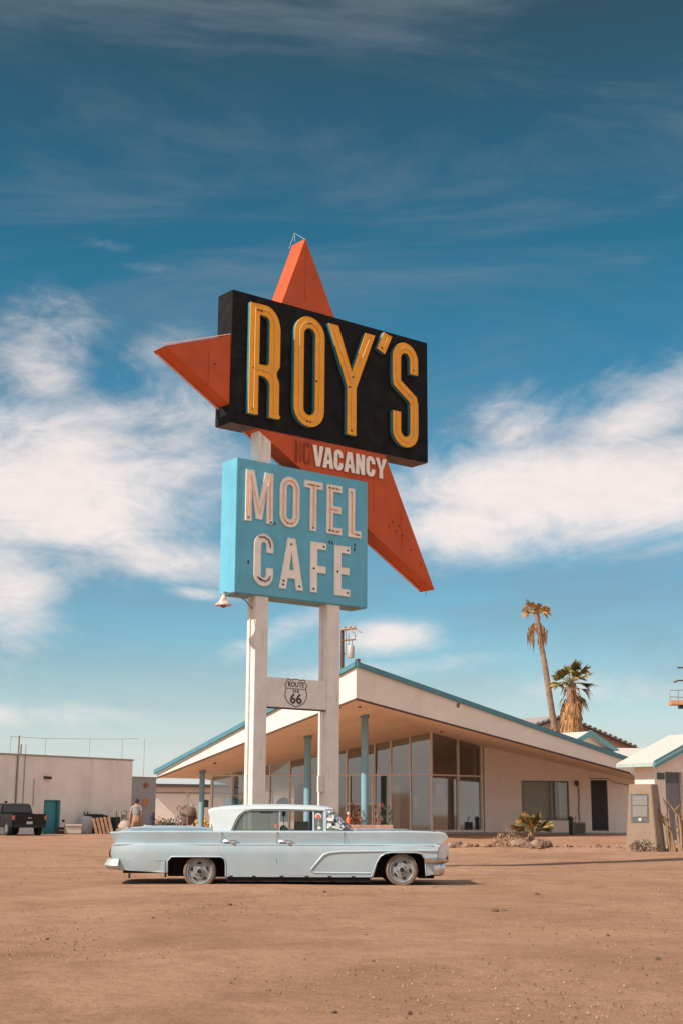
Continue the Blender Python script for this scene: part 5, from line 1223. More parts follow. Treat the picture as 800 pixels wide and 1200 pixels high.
    for i in range(34):
        a = i * 2.4; el = r.uniform(.25, 1.3); fan_leaf(m, Vector((0, 0, .42)), (math.cos(a) * math.cos(el), math.sin(a) * math.cos(el), math.sin(el)), r.uniform(.75, 1.02), .6, .25, 11, 0, r=r)
    m.build('leaves', [mat('olive_leaf', (.12, .105, .032), .6, var=.25), tipb, stalk], t, fix=False)
    m = MB(); m.tube([(0, 0, -.2), (0, 0, .5)], [.14, .1], 8); m.build('stem', bark, t)
    return dead, dead2, tipb
palms()
def shrubs():
    r = random.Random(9)
    c = gat(754, 45.2); t = thing('dark_shrub', 'low dark brown green shrub at the foot of the stone marker', 'shrub', c)
    m = MB()
    for i in range(260):
        a = r.uniform(0, 6.28); q = r.random() ** .5 * .42; z = r.uniform(.02, .42) * (1.1 - q * 1.4)
        p = Vector((q * math.cos(a) * 1.2, q * math.sin(a), z)); m.add([p, p + Vector((r.uniform(-.08, .08), r.uniform(-.08, .08), r.uniform(.02, .09))), p + Vector((r.uniform(-.08, .08), r.uniform(-.08, .08), 0))], [(0, 1, 2)], r.choice([0, 0, 1]))
    m.build('leaves', [mat('dark_leaf', (.06, .045, .02), .8, var=.3), mat('rusty_leaf', (.25, .11, .04), .8, var=.3)], t, fix=False)
    m = MB()
    for i in range(14):
        a = r.uniform(0, 6.28); m.tube([(0, 0, -.05), (.15 * math.cos(a), .15 * math.sin(a), .2), (.35 * math.cos(a), .3 * math.sin(a), r.uniform(.2, .4))], [.014, .01, .004], 4)
    m.build('twigs', mat('twig_brown', (.18, .11, .07), .9), t)
    c = gat(797, 45.4); t = thing('desert_shrub', 'bare woody desert shrub with thick upright tan branches beside the stone marker', 'shrub', c)
    wood = mat('dry_tan_wood', (.33, .21, .12), .9, var=.3, scale=8); 
    for s, (pts) in enumerate([[(784, 984), (781, 970), (776, 958), (772, 949)], [(786, 986), (784, 965), (782, 946)], [(795, 986), (793, 972), (791, 955)], [(798, 986), (797, 970), (795, 958), (789, 950), (785, 944)], [(799, 985), (800, 965), (799, 945)], [(800, 975), (806, 955), (804, 943)], [(790, 987), (786, 976), (778, 966)], [(803, 985), (808, 962), (812, 948)]]):
        P = []
        for j, (px, py) in enumerate(pts):
            p = at(px, py, 45.4 + .08 * (s % 3) * j) - Vector(c); P.append(p)
        P[0].z = -.05; m = MB(); m.tube(P, [.05 - .028 * j / (len(P) - 1) for j in range(len(P))], 6)
        for j in range(1, len(P)):
            for q in range(2):
                d_ = Vector((r.uniform(-.22, .22), r.uniform(-.15, .15), r.uniform(.08, .25))); m.tube([P[j], P[j] + d_ * .6, P[j] + d_ + Vector((0, 0, .06))], [.018, .014, .006], 4)
        m.build('branch', wood, t, smooth=60)
shrubs()
def planter():
    p = LOB['cols']['c427']; a, b = at(392, 966, p.y - .9), at(460, 966, p.y - .9)
    zt = at(430, 966.5, p.y - .9).z
    t = thing('brick_planter', 'low pinkish brick planter round the foot of the front lobby column', 'planter', ((a.x + b.x) / 2, p.y - .3, 0)); hw = (b.x - a.x) / 2
    m = MB(); H = zt; rows = max(3, int(H / .085)); bm_ = mat('pink_brick', (.50, .30, .22), .9, var=.18, scale=3, bump=.3)
    for q in range(rows):
        z0 = H * q / rows; o = .12 * (q % 2); u = -hw - o
        while u < hw:
            u1 = min(u + .235, hw); u0 = max(u, -hw)
            if u1 - u0 > .03: m.box((u0 + .004, -.6, z0 + .004), (u1 - .004, -.49, z0 + H / rows - .004)); m.box((u0 + .004, .5, z0 + .004), (u1 - .004, .6, z0 + H / rows - .004))
            u += .245
        for s in (-1, 1): m.box((s * hw - .1 if s > 0 else -hw, -.485, z0 + .004), (hw if s > 0 else -hw + .1, .495, z0 + H / rows - .004))
    m.box((-hw + .01, -.58, 0), (hw - .01, -.5, H - .02)); m.build('brickwork', bm_, t, fix=False)
    m = MB(); m.box((-hw + .1, -.5, 0), (hw - .1, .5, H - .06)); m.build('soil', mat('planter_soil', (.30, .16, .09), .95, var=.3, bump=.6), t)
    r = random.Random(4)
    for i, (px, h, kind, lab) in enumerate(((413, .8, 0, 'tall dark red leafy plant in the brick planter left of the column'), (443, .85, 1, 'bushy red brown plant in the brick planter right of the column'), (452, .75, 2, 'dark green plant at the right end of the brick planter'), (420, .5, 1, 'small rusty plant close to the left of the front lobby column'))):
        c = at(px, 960, p.y - .3); o = thing('potted_plant', lab, 'plant', (c.x, c.y, H - .08), group='plants in the brick planter'); m = MB()
        for q in range(70):
            a_ = r.uniform(0, 6.28); z = r.uniform(0, h); w_ = .24 * (1 - abs(z / h - .55)); pp = Vector((w_ * math.cos(a_), w_ * math.sin(a_), z)); m.add([pp, pp + Vector((r.uniform(-.1, .1), r.uniform(-.1, .1), r.uniform(.03, .14))), pp + Vector((r.uniform(-.08, .08), r.uniform(-.08, .08), -.03))], [(0, 1, 2)], 0)
        m.build('leaves', [mat(['maroon_leaf', 'rust_leaf', 'deep_green_leaf'][kind], [(.13, .03, .02), (.28, .09, .04), (.03, .055, .03)][kind], .7, var=.3)], o, fix=False)
        m = MB(); m.tube([(0, 0, 0), (.02, 0, h * .8)], [.015, .008], 4); m.build('stem', mat('twig_brown', (.18, .11, .07), .9), o)
    c = at(408, 958, p.y - .55); o = thing('red_bottle', 'small red orange lantern standing on the brick planter wall left of the column', 'lantern', (c.x, c.y, H)); m = MB(); m.lathe([(.09, 0), (.10, .05), (.08, .22), (.03, .30), (.03, .36)], 12); m.build('body', mat('red_orange_glaze', (.75, .13, .03), .4), o, smooth=40)
    m = MB(); m.lathe([(.05, .36), (.06, .38), (.04, .46), (.0001, .47)], 12); m.build('cap', mat('pale_panel', (.6, .52, .42), .8), o)
planter()
def chairs():
    for i, (px, colr, lab) in enumerate(((257, 'peach', 'peach round backed chair by the left end of the lobby glass'), (275, 'blue', 'left turquoise round backed chair of the pair left of the white post'), (288.5, 'blue', 'turquoise round backed chair partly hidden by the left white post'), (331, 'blue', 'turquoise round backed chair between the two white posts'))):
        c = at(px, 950, 65.2); t = thing('lounge_chair', lab, 'chair', (c.x, c.y, LOB['zf']), math.radians(8 * (i - 1)), 'round backed chairs in the lobby')
        cm = mat('chair_peach', (.62, .36, .22), .6) if colr == 'peach' else mat('chair_turquoise', (.08, .48, .66), .5)
        r_ = .33 if i else .30; m = MB(); m.prism(arc(0, 1.12, r_, r_, 0, 180, 14) + [(-r_, .42), (r_, .42)], -.28, -.2); m.build('backrest', cm, t, smooth=40)
        m = MB(); m.lathe([(.0001, .38), (r_, .38), (r_ + .02, .42), (r_, .48), (.0001, .48)], 18); m.build('seat', cm, t, smooth=40)
        for sx_ in (-1, 1):
            for sy_ in (-1, 1): m = MB(); m.tube([(sx_ * .18, sy_ * .18, .38), (sx_ * .26, sy_ * .25, 0)], .015, 6); m.build('leg', mat('chrome_leg', (.5, .5, .5), .3, .9), t)
chairs()

# ------------------------------------------------------------------ poles with equipment
def poles():
    wood = mat('dark_pole_wood', (.10, .055, .04), .9, var=.25, scale=5, bump=.5); tr = mat('transformer_grey', (.50, .46, .42), .6, .2); ins = mat('insulator_brown', (.30, .12, .05), .4); Y = 96
    b = at(401, 950, Y); t = thing('utility_pole', 'dark wooden utility pole with grey transformer behind the peak of the lobby roof', 'utility pole', (b.x, b.y, 0)); off = t.location
    q = lambda px, py, dy=0: at(px, py, Y + dy) - off
    m = MB(); m.tube([Vector((0, 0, -.2)), q(401, 738)], [.17, .13], 10); m.build('pole', wood, t, smooth=50)
    m = MB(); m.tube([q(399, 738.5, -.2), q(417, 736, -.2)], .075, 4); m.tube([q(410, 737.5), q(414, 741, -1.2)], .06, 4); m.tube([q(416, 736.5), q(423, 741, -1.2)], .05, 4); m.build('crossarm', mat('sunlit_crossarm', (.42, .22, .12), .9, var=.3), t, split=True)
    m = MB(); m.tube([q(401, 750.5, -.2), q(416, 749.5, -.2)], .045, 4); m.build('bracket', ins, t)
    m = MB(); m.lathe([(.0001, 0), (.23, 0), (.25, .05), (.25, .78), (.2, .86), (.0001, .88)], 16, M=Matrix.Translation(q(410.5, 771))); m.tube([q(402, 766), q(410, 766)], .05, 5); m.build('transformer', tr, t, smooth=40)
    m = MB()
    for px in (408, 412): m.lathe([(.05, 0), (.07, .06), (.04, .12), (.06, .18), (.03, .28)], 8, M=Matrix.Translation(q(px, 760)))
    for px in (404, 410, 415): m.lathe([(.05, 0), (.08, .08), (.03, .2)], 8, M=Matrix.Translation(q(px, 736)))
    m.build('insulator', ins, t, split=True)
    m = MB()
    for a, b_ in (((405, 736), (405, 765)), ((412, 749), (412.5, 760)), ((409, 745), (408, 760)), ((416, 742), (416, 750)), ((405, 752), (409, 742))): m.tube([q(*a, -.2), q(*b_)], .018, 4)
    m.build('drop_wire', mat('black_wire', (.05, .05, .05), .6), t, split=True)
    Y = 60; b = at(818, 950, Y); t = thing('service_pole', 'wooden platform and dark arms of a pole at the right edge of the photo', 'pole', (b.x, b.y, 0)); off = t.location; q = lambda px, py, dy=0: at(px, py, Y + dy) - off
    m = MB(); m.tube([Vector((0, 0, -.2)), q(818, 776)], [.16, .13], 10); m.build('pole', wood, t, smooth=50)
    m = MB(); a, b_ = q(784.5, 823.5), q(830, 822); m.box((a.x, -.35, a.z - .10), (b_.x, .35, a.z + .08)); m.build('platform', mat('orange_plank', (.55, .28, .15), .8, var=.15), t)
    m = MB(); a2 = q(795, 829); m.box((a2.x, -.2, a2.z - .05), (b_.x, .2, a.z - .11)); m.build('platform_bracket', mat('dark_fixing', (.03, .02, .02), .5), t)
    m = MB(); m.tube([q(784.5, 822, -.3), q(784.5, 809, -.3), q(830, 808, -.3)], .018, 5); m.tube([q(784.5, 816.5, -.3), q(830, 818.5, -.3)], .018, 5); m.tube([q(794, 821, -.3), q(794, 809, -.3)], .02, 5); m.build('railing', mat('pipe_grey_brown', (.26, .21, .18), .7), t, split=True)
    m = MB(); m.tube([q(789, 799.5), q(794, 797.5), q(818, 797.5)], .035, 5); m.build('lower_arm', wood, t)
    m = MB(); m.tube([q(793, 782.3), q(818, 783)], .035, 5); m.build('upper_arm', wood, t)
poles()

# ------------------------------------------------------------------ yard clutter by the garage
def pickup():
    Y = 77.0; c = at(31, 950, Y)
    t = thing('pickup_truck', 'black pickup truck parked beside the teal door of the garage', 'pickup truck', (c.x - .9, Y + .9, 0), math.radians(122))
    # local: +x = forward of the vehicle, y = left
    blk = mat('black_truck_paint', (.006, .007, .008), .3, spec=.4, var=.1, coat=.3); gl = mat('truck_dark_glass', (.03, .035, .04), .08); tyre = mat('black_tyre', (.02, .02, .02), .9); chrome = mat('worn_chrome', (.62, .62, .6), .28, 1.0)
    def loft(name, st, m_, par=t, **kw):
        V = []; k = len(st[0][1])
        for x, R in st: V += [(x, y, z) for y, z in R]
        F = [(i * k + j, i * k + (j + 1) % k, (i + 1) * k + (j + 1) % k, (i + 1) * k + j) for i in range(len(st) - 1) for j in range(k)] + [tuple(range(k)), tuple((len(st) - 1) * k + j for j in range(k))[::-1]]
        m = MB(); m.add(V, F); return m.build(name, m_, par, **kw)
    def sec(w, z0, z1): return [(-w, z0 + .05), (-w * .96, z0), (w * .96, z0), (w, z0 + .05), (w, z1 - .18), (w * .97, z1), (-w * .97, z1), (-w, z1 - .18)]
    # bed (open box), cab, bonnet
    m = MB(); W = .93
    m.box((-2.6, -W, .42), (-.75, -W + .09, 1.13)); m.box((-2.6, W - .09, .42), (-.75, W, 1.13)); m.box((-2.5, -W + .09, .42), (-.75, W - .09, .62)); m.box((-.80, -W + .09, .62), (-.72, W - .09, 1.13)); bed_ = m.build('bed', blk, t, bevel=.02)
    m = MB(); m.box((-2.66, -W + .06, .50), (-2.60, W - .06, 1.12)); tg = m.build('tailgate', blk, t, bevel=.015)
    m = MB(); m.box((-2.668, -.16, .60), (-2.661, .16, .74)); m.build('number_plate', mat('plate_pale', (.55, .52, .48), .6), tg)
    m = MB(); m.box((-2.675, -.10, .90), (-2.661, .10, .94)); m.build('tailgate_handle', chrome, tg)
    loft('cab', [(-.70, sec(W, .42, 1.16)), (1.35, sec(W, .42, 1.16))], blk, smooth=30)
    loft('bonnet', [(1.35, sec(W, .42, 1.14)), (2.3, sec(W * .97, .42, 1.06)), (2.62, sec(W * .92, .45, .92))], blk, smooth=30)
    gh_ = [(-.62, .90, 1.16), (-.50, .78, 1.62), (-.2, .76, 1.68), (.55, .75, 1.68), (.75, .76, 1.62), (1.38, .88, 1.16)]
    V = []; 
    for x, w, z in gh_: V += [(x, -w, z), (x, w, z)]
    m = MB(); m.add(V, [(0, 1, 3, 2), (2, 3, 5, 4), (4, 5, 7, 6), (6, 7, 9, 8), (8, 9, 11, 10), (0, 2, 4, 6, 8, 10), (1, 11, 9, 7, 5, 3), (0, 10, 11, 1)]); m.build('cab_roof', blk, t, bevel=.03)
    for s in (-1, 1):
        for x0, x1, a0, a1 in ((-.48, .36, -.42, .36), (.42, 1.15, .42, .72)):
            m = MB(); yb, yt = s * .892, s * .79; m.add([(x0, yb + s * .004, 1.19), (x1, yb + s * .004, 1.19), (a1, yt + s * .004, 1.57), (a0, yt + s * .004, 1.57)], [(0, 1, 2, 3)]); m.build('window', gl, t)
        m = MB(); m.box((-2.665, s * .86 - .06, .82), (-2.60, s * .86 + .06, 1.05)); m.build('tail_light', mat('tail_light_lens', (.5, .12, .1), .2), t)
        m = MB(); m.box((.85, s * .95 - .10 if s > 0 else s * .95 - .10, 1.18), (.95, s * .95 + .10, 1.32)); m.build('mirror', blk, t, bevel=.02)
        for x in (-1.75, 1.85):
            w = bpy.data.objects.new('wheel', None); C.objects.link(w); w.parent = t; w.location = (x, s * .80, .37)
            m = MB(); m.lathe([(.22, s * .13), (.34, s * .14), (.37, s * .1), (.37, -s * .1), (.2, -s * .12)], 28, axis='y'); m.build('tyre', tyre, w, smooth=40)
            m = MB(); m.lathe([(.22, s * .135), (.19, s * .10), (.08, s * .12), (.0001, s * .13)], 20, axis='y'); m.build('rim', mat('silver_rim', (.5, .5, .5), .35, .8), w, smooth=40)
            m = MB(); m.tube([(x + .46 * math.cos(a * PI / 10), s * .925, .40 + .44 * math.sin(a * PI / 10)) for a in range(11)], .03, 6); m.build('wheel_arch', blk, t)
    m = MB(); m.add([(-.635, -.8, 1.2), (-.635, .8, 1.2), (-.53, .72, 1.57), (-.53, -.72, 1.57)], [(0, 1, 2, 3)]); m.build('rear_window', gl, t)
    m = MB(); m.add([(1.37, -.8, 1.2), (1.37, .8, 1.2), (.79, .72, 1.6), (.79, -.72, 1.6)], [(0, 1, 2, 3)]); m.build('windscreen', gl, t)
    m = MB(); m.box((-2.80, -.85, .42), (-2.67, .85, .54)); m.build('rear_bumper', mat('dark_bumper', (.04, .04, .04), .4, .6), t, bevel=.02)
    m = MB(); m.box((2.60, -.85, .40), (2.72, .85, .60)); m.build('front_bumper', MATS['dark_bumper'], t, bevel=.02)
    m = MB(); m.lathe([(.07, 0), (.08, .1), (.0001, .13)], 10, M=Matrix.Translation((.35, .3, 1.69))); m.build('beacon', MATS['dark_bumper'], t)
pickup()
def clutter():
    def T(name, lab, cat, px, out, rz=0, group=None):
        p = gpt(px, out); return thing(name, lab, cat, (p.x, p.y, 0), math.atan2(g_d.y, g_d.x) + rz, group), p
    # chest freezer
    t, p = T('cool_box', 'white chest cool box on the ground right of the teal door', 'cool box', 86.5, 1.6, -.5); wm = mat('yellowed_white_plastic', (.66, .60, .52), .5)
    m = MB(); m.box((-.45, -.28, .03), (.45, .28, .42)); m.build('body', wm, t, bevel=.02); m = MB(); m.box((-.47, -.30, .425), (.47, .30, .56)); m.build('lid', wm, t, bevel=.02); m = MB(); m.box((-.48, -.31, .415), (.48, -.285, .43)); m.build('seal', mat('dark_fixing', (.03, .02, .02), .5), t)
    t, p = T('brown_crate', 'dark red brown crate between the teal door and the white cool box', 'crate', 74.5, .8); bm_ = mat('dark_red_crate', (.14, .05, .035), .8, var=.2)
    m = MB()
    for z in (0.02, .22): m.box((-.28, -.25, z), (.28, -.22, z + .16)); m.box((-.28, .22, z), (.28, .25, z + .16)); m.box((-.31, -.25, z), (-.281, .25, z + .16)); m.box((.281, -.25, z), (.31, .25, z + .16))
    m.build('slats', bm_, t)
    m = MB(); m.box((-.28, -.22, .0), (.28, .22, .02)); m.build('base', bm_, t)
    # tank
    t, p = T('gas_tank', 'pale grey upright tank with valves standing against the garage wall', 'tank', 101.5, .8); gm = mat('pale_grey_tank', (.46, .47, .46), .5, var=.08)
    m = MB(); m.lathe([(.0001, .0), (.36, .0), (.40, .08), (.40, .86), (.33, .98), (.10, 1.02), (.0001, 1.02)], 24); m.build('body', gm, t, smooth=40)
    m = MB()
    for x in (-.15, .12): m.tube([(x, 0, .98), (x, 0, 1.28)], .03, 6); m.tube([(x - .06, 0, 1.2), (x + .06, 0, 1.2)], .02, 5)
    m.build('valve', mat('dark_fixing', (.03, .02, .02), .5), t, split=True)
    # dark pallet stack and leaning pale pallet
    def pallet(t, L_, Hh, mt, tilt, n=6, y=0):
        m = MB(); R_ = Matrix.Translation((0, y, 0)) @ Matrix.Rotation(tilt, 4, 'X')
        return R_
    t, p = T('dark_pallet', 'black stained pallets leaning together against the garage wall', 'pallets', 117, .9, 0); dkw = mat('blackened_wood', (.035, .03, .028), .9, var=.3)
    for q in range(3):
        m = MB(); M = Matrix.Translation((.06 * q, .25 - .16 * q, 0)) @ Matrix.Rotation(math.radians(-8), 4, 'X')
        for i in range(9): m.box((-.75 + i * .165, -.02, .02), (-.75 + i * .165 + .13, .0, 1.15 - .05 * q), M=M)
        for z in (.1, .55, 1.0): m.box((-.75, .002, z - .04), (.72, .09, z + .06), M=M)
        m.build('pallet', dkw, t)
    t, p = T('wooden_pallet', 'weathered orange wood pallet with upright slats leaning on the black pallets', 'pallet', 124.5, 2.3, -.25); wd = mat('orange_pallet_wood', (.45, .26, .14), .9, var=.25, scale=8)
    M = Matrix.Rotation(math.radians(-22), 4, 'X') @ Matrix.Rotation(math.radians(-5), 4, 'Y')
    for i in range(5): m = MB(); m.box((-.62 + i * .26, -.03, .0), (-.62 + i * .26 + .15, .0, 1.02), M=M); m.build('slat', wd, t)
    for z in (.08, .50, .90): m = MB(); m.box((-.62, .002, z - .04), (.57, .09, z + .05), M=M); m.build('bearer', mat('dark_pallet_bearer', (.12, .07, .045), .9), t)
    # dark bin, machine, bag
    t, p = T('dark_bin', 'dark blue grey wheelie bin right of the leaning wooden pallet', 'bin', 137, 1.2); bm_ = mat('dark_blue_plastic', (.03, .045, .055), .6)
    m = MB(); m.add([(-.2, -.2, .05), (.2, -.2, .05), (.2, .2, .05), (-.2, .2, .05), (-.26, -.26, .9), (.26, -.26, .9), (.26, .26, .9), (-.26, .26, .9)], [(0, 3, 2, 1), (4, 5, 6, 7), (0, 1, 5, 4), (1, 2, 6, 5), (2, 3, 7, 6), (3, 0, 4, 7)]); m.build('body', bm_, t, bevel=.02)
    m = MB(); m.box((-.28, -.3, .905), (.28, .27, .97)); m.build('lid', bm_, t, bevel=.02); m = MB(); m.tube([(-.25, .25, .08), (.25, .25, .08)], .08, 10); m.build('wheels', mat('black_tyre', (.02, .02, .02), .9), t)
    t, p = T('metal_shelf', 'grey green metal shelf unit holding boxes left of the walking man', 'shelf', 145.5, 1.4); sm_ = mat('grey_green_metal', (.22, .24, .21), .7)
    for sx_ in (-1, 1):
        for sy_ in (-1, 1): m = MB(); m.box((sx_ * .42 - .02, sy_ * .2 - .02, 0), (sx_ * .42 + .02, sy_ * .2 + .02, 1.35)); m.build('upright', sm_, t)
    for z in (.25, .8, 1.3): m = MB(); m.box((-.42, -.2, z), (.42, .2, z + .03)); m.build('shelf_board', sm_, t)
    m = MB(); m.box((-.35, -.15, .831), (-.02, .12, 1.12)); m.build('box', mat('rust_panel', (.30, .2, .16), .8), t); m = MB(); m.box((.05, -.15, .281), (.36, .12, .6)); m.build('box', mat('pink_grey_box', (.42, .32, .27), .8), t)
    t, p = T('cloth_sack', 'pinkish grey full sack on the ground under the metal shelf', 'sack', 147.5, 2.4); m = MB(); m.lathe([(.0001, 0), (.36, .02), (.44, .2), (.40, .5), (.25, .72), (.1, .78), (.14, .86), (.0001, .84)], 18); m.build('body', mat('pink_grey_sack', (.45, .33, .28), .9, var=.1, bump=.8, bscale=6), t, smooth=60); m = MB(); m.tube([(.11 * math.cos(a * .8), .11 * math.sin(a * .8), .785) for a in range(8)], .018, 5, closed=True); m.build('tie', mat('twig_brown', (.18, .11, .07), .9), t)
    for i, (px, Y, r, lab) in enumerate(((151, 72, .38, 'pale boulder just left of the walking man'), (172, 73, .55, 'larger pale boulder just right of the walking man'))):
        rock('pale_boulder', gat(px, Y, r * .35), r, mat('chalk_boulder', (.56, .44, .36), .95, var=.1, bump=.4, bscale=8), 300 + i, lab, 'boulder', 'pale boulders beside the man', sq=.95)
    c = at(179.5, 950, 88); t = thing('blue_bollard', 'dark blue bollard in front of the grey shed', 'bollard', (c.x, c.y, 0)); m = MB(); m.lathe([(.14, 0), (.14, 1.15), (.11, 1.24), (.0001, 1.27)], 16); m.build('post', mat('dark_blue_paint', (.02, .03, .07), .5), t, smooth=40); m = MB(); m.lathe([(.142, .85), (.145, .86), (.145, 1.0), (.142, 1.01)], 16); m.build('band', mat('dark_fixing', (.03, .02, .02), .5), t)
    c = gat(677, 61.2); t = thing('gas_meter', 'grey metal meter box on the ground below the wall lamp', 'meter box', (c.x, c.y, gh(c.x, c.y)), .1); m = MB(); m.box((-.26, -.15, .0), (.26, .15, .52)); m.build('case', mat('meter_grey', (.22, .19, .16), .7, var=.15), t, bevel=.015)
    m = MB()
    for i in range(5): m.box((-.2, -.165, .08 + i * .08), (.2, -.152, .11 + i * .08))
    m.build('grille_slat', mat('dark_fixing', (.03, .02, .02), .5), t, split=True)
    m = MB(); m.tube([(-.15, 0, .52), (-.15, 0, .7), (-.1, .1, .75)], .02, 5); m.build('pipe', MATS['meter_grey'], t)
    c = gat(668, 61.6); t = thing('green_post', 'short dark green post beside the grey meter box', 'post', (c.x, c.y, gh(c.x, c.y))); m = MB(); m.lathe([(.10, 0), (.10, .72), (.0001, .78)], 14); m.build('shaft', mat('dark_green_paint', (.03, .06, .05), .6), t, smooth=40); m = MB(); m.lathe([(.12, .62), (.12, .66), (.10, .67)], 14); m.build('collar', mat('dark_fixing', (.03, .02, .02), .5), t)
clutter()
def yard_machine():
    Y = 70; c = at(220, 950, Y); rust = mat('rusted_machine_metal', (.17, .105, .08), .8, .2, var=.3, scale=5, bump=.5, bscale=12, col2=(.30, .20, .16), c2amt=.6, c2scale=3, c2lo=.5)
    t = thing('drum_machine', 'rusty brown drum shaped machine with a curved pipe handle beyond the left lobby column', 'machine', (c.x, c.y, 0)); off = t.location; q = lambda px, py, dy=0: at(px, py, Y + dy) - off
    m = MB(); D = Matrix.Translation(q(221.5, 956.5)) @ Matrix.Rotation(math.radians(14), 4, 'Y')
    m.lathe([(.0001, -.42), (.22, -.40), (.34, -.18), (.38, .05), (.36, .22), (.22, .44), (.19, .46), (.16, .42), (.0001, .30)], 20, M=D); m.build('drum', rust, t, smooth=40)
    m = MB(); m.lathe([(.385, -.03), (.42, -.02), (.42, .05), (.385, .06)], 20, M=D); m.build('drum_band', mat('dark_rust_metal', (.07, .045, .035), .7, .3), t)
    for x0, x1 in ((-.30, -.40), (.32, .42)):
        for y in (-.25, .25): m = MB(); m.tube([(x0, y, .78), (x1, y * 1.4, 0)], .035, 6); m.build('leg', rust, t)
    m = MB(); m.box((-.38, -.3, .34), (.40, .3, .40)); m.build('frame_shelf', rust, t)
    m = MB(); m.tube([q(213.5, 959), q(211, 952), q(213, 946.5), q(210.5, 944), q(208, 946), q(208.3, 950)], .028, 7); m.build('curved_handle', rust, t, smooth=60)
    m = MB(); m.box((.05, -.16, 1.38), (.30, .12, 1.66)); m.build('motor_box', mat('grey_motor', (.35, .32, .29), .7, var=.2), t, bevel=.02)
    m = MB(); m.lathe([(.14, -.03), (.16, 0), (.14, .03)], 16, M=Matrix.Translation(q(217.5, 947)) @ Matrix.Rotation(PI / 2, 4, 'X')); m.build('hand_wheel', rust, t)
    # thin wire frame mast in front of it
    Y = 68; c = at(220.5, 950, Y); t = thing('wire_mast', 'thin bare metal mast with cross wires standing in front of the rusty drum machine', 'mast', (c.x, c.y, 0)); off = t.location; q = lambda px, py: at(px, py, Y) - off; g = mat('pipe_grey_brown', (.26, .21, .18), .7)
    m = MB(); m.tube([Vector((0, 0, 0)), q(220.5, 928)], .03, 6); m.build('mast', g, t)
    m = MB(); m.tube([q(216, 931.5), q(226, 931.5)], .015, 4); m.build('cross_wire', g, t); m = MB(); m.tube([q(213, 958), q(216, 942), q(220, 931)], .012, 4); m.build('stay_wire', g, t); m = MB(); m.tube([q(232, 958), q(226, 942), q(221, 931)], .012, 4); m.build('stay_wire', g, t)
    # plants by the long building
    r = random.Random(21); lm = mat('olive_brush', (.14, .12, .05), .8, var=.3); rm = mat('orange_brush', (.40, .22, .12), .85, var=.25)
    for i, (px, Y, w_, h, mt, lab) in enumerate(((187, 98, 1.3, .9, rm, 'orange tan low bush right of the dark blue bollard'), (194, 97, 1.2, .8, lm, 'olive low bush left of the rusty drum machine'), (207, 96, 1.1, .95, mat('dark_brush', (.03, .035, .03), .8), 'dark low bush directly behind the rusty drum machine'), (237, 90, .8, 1.1, mat('yellow_flower', (.75, .42, .05), .7), 'yellow flowering bush at the foot of the left lobby column'))):
        c = at(px, 950, Y); t = thing('low_bush', lab, 'bush', (c.x, c.y, 0), group='low bushes beyond the car'); m = MB()
        for q_ in range(420):
            a = r.uniform(0, 6.28); k = r.random() ** .5; zz = r.uniform(0, h) * (1.05 - .6 * k * k); p = Vector((k * w_ * .7 * math.cos(a), k * w_ * .6 * math.sin(a), zz)); m.add([p, p + Vector((r.uniform(-.14, .14), r.uniform(-.14, .14), r.uniform(.02, .16))), p + Vector((r.uniform(-.14, .14), r.uniform(-.14, .14), -.02))], [(0, 1, 2)])
        m.build('foliage', mt, t, fix=False)
        m = MB()
        for q_ in range(6): a = r.uniform(0, 6.28); m.tube([(0, 0, -.05), (.4 * w_ * math.cos(a), .3 * w_ * math.sin(a), h * .7)], .015, 4)
        m.build('stems', mat('twig_brown', (.18, .11, .07), .9), t)
yard_machine()

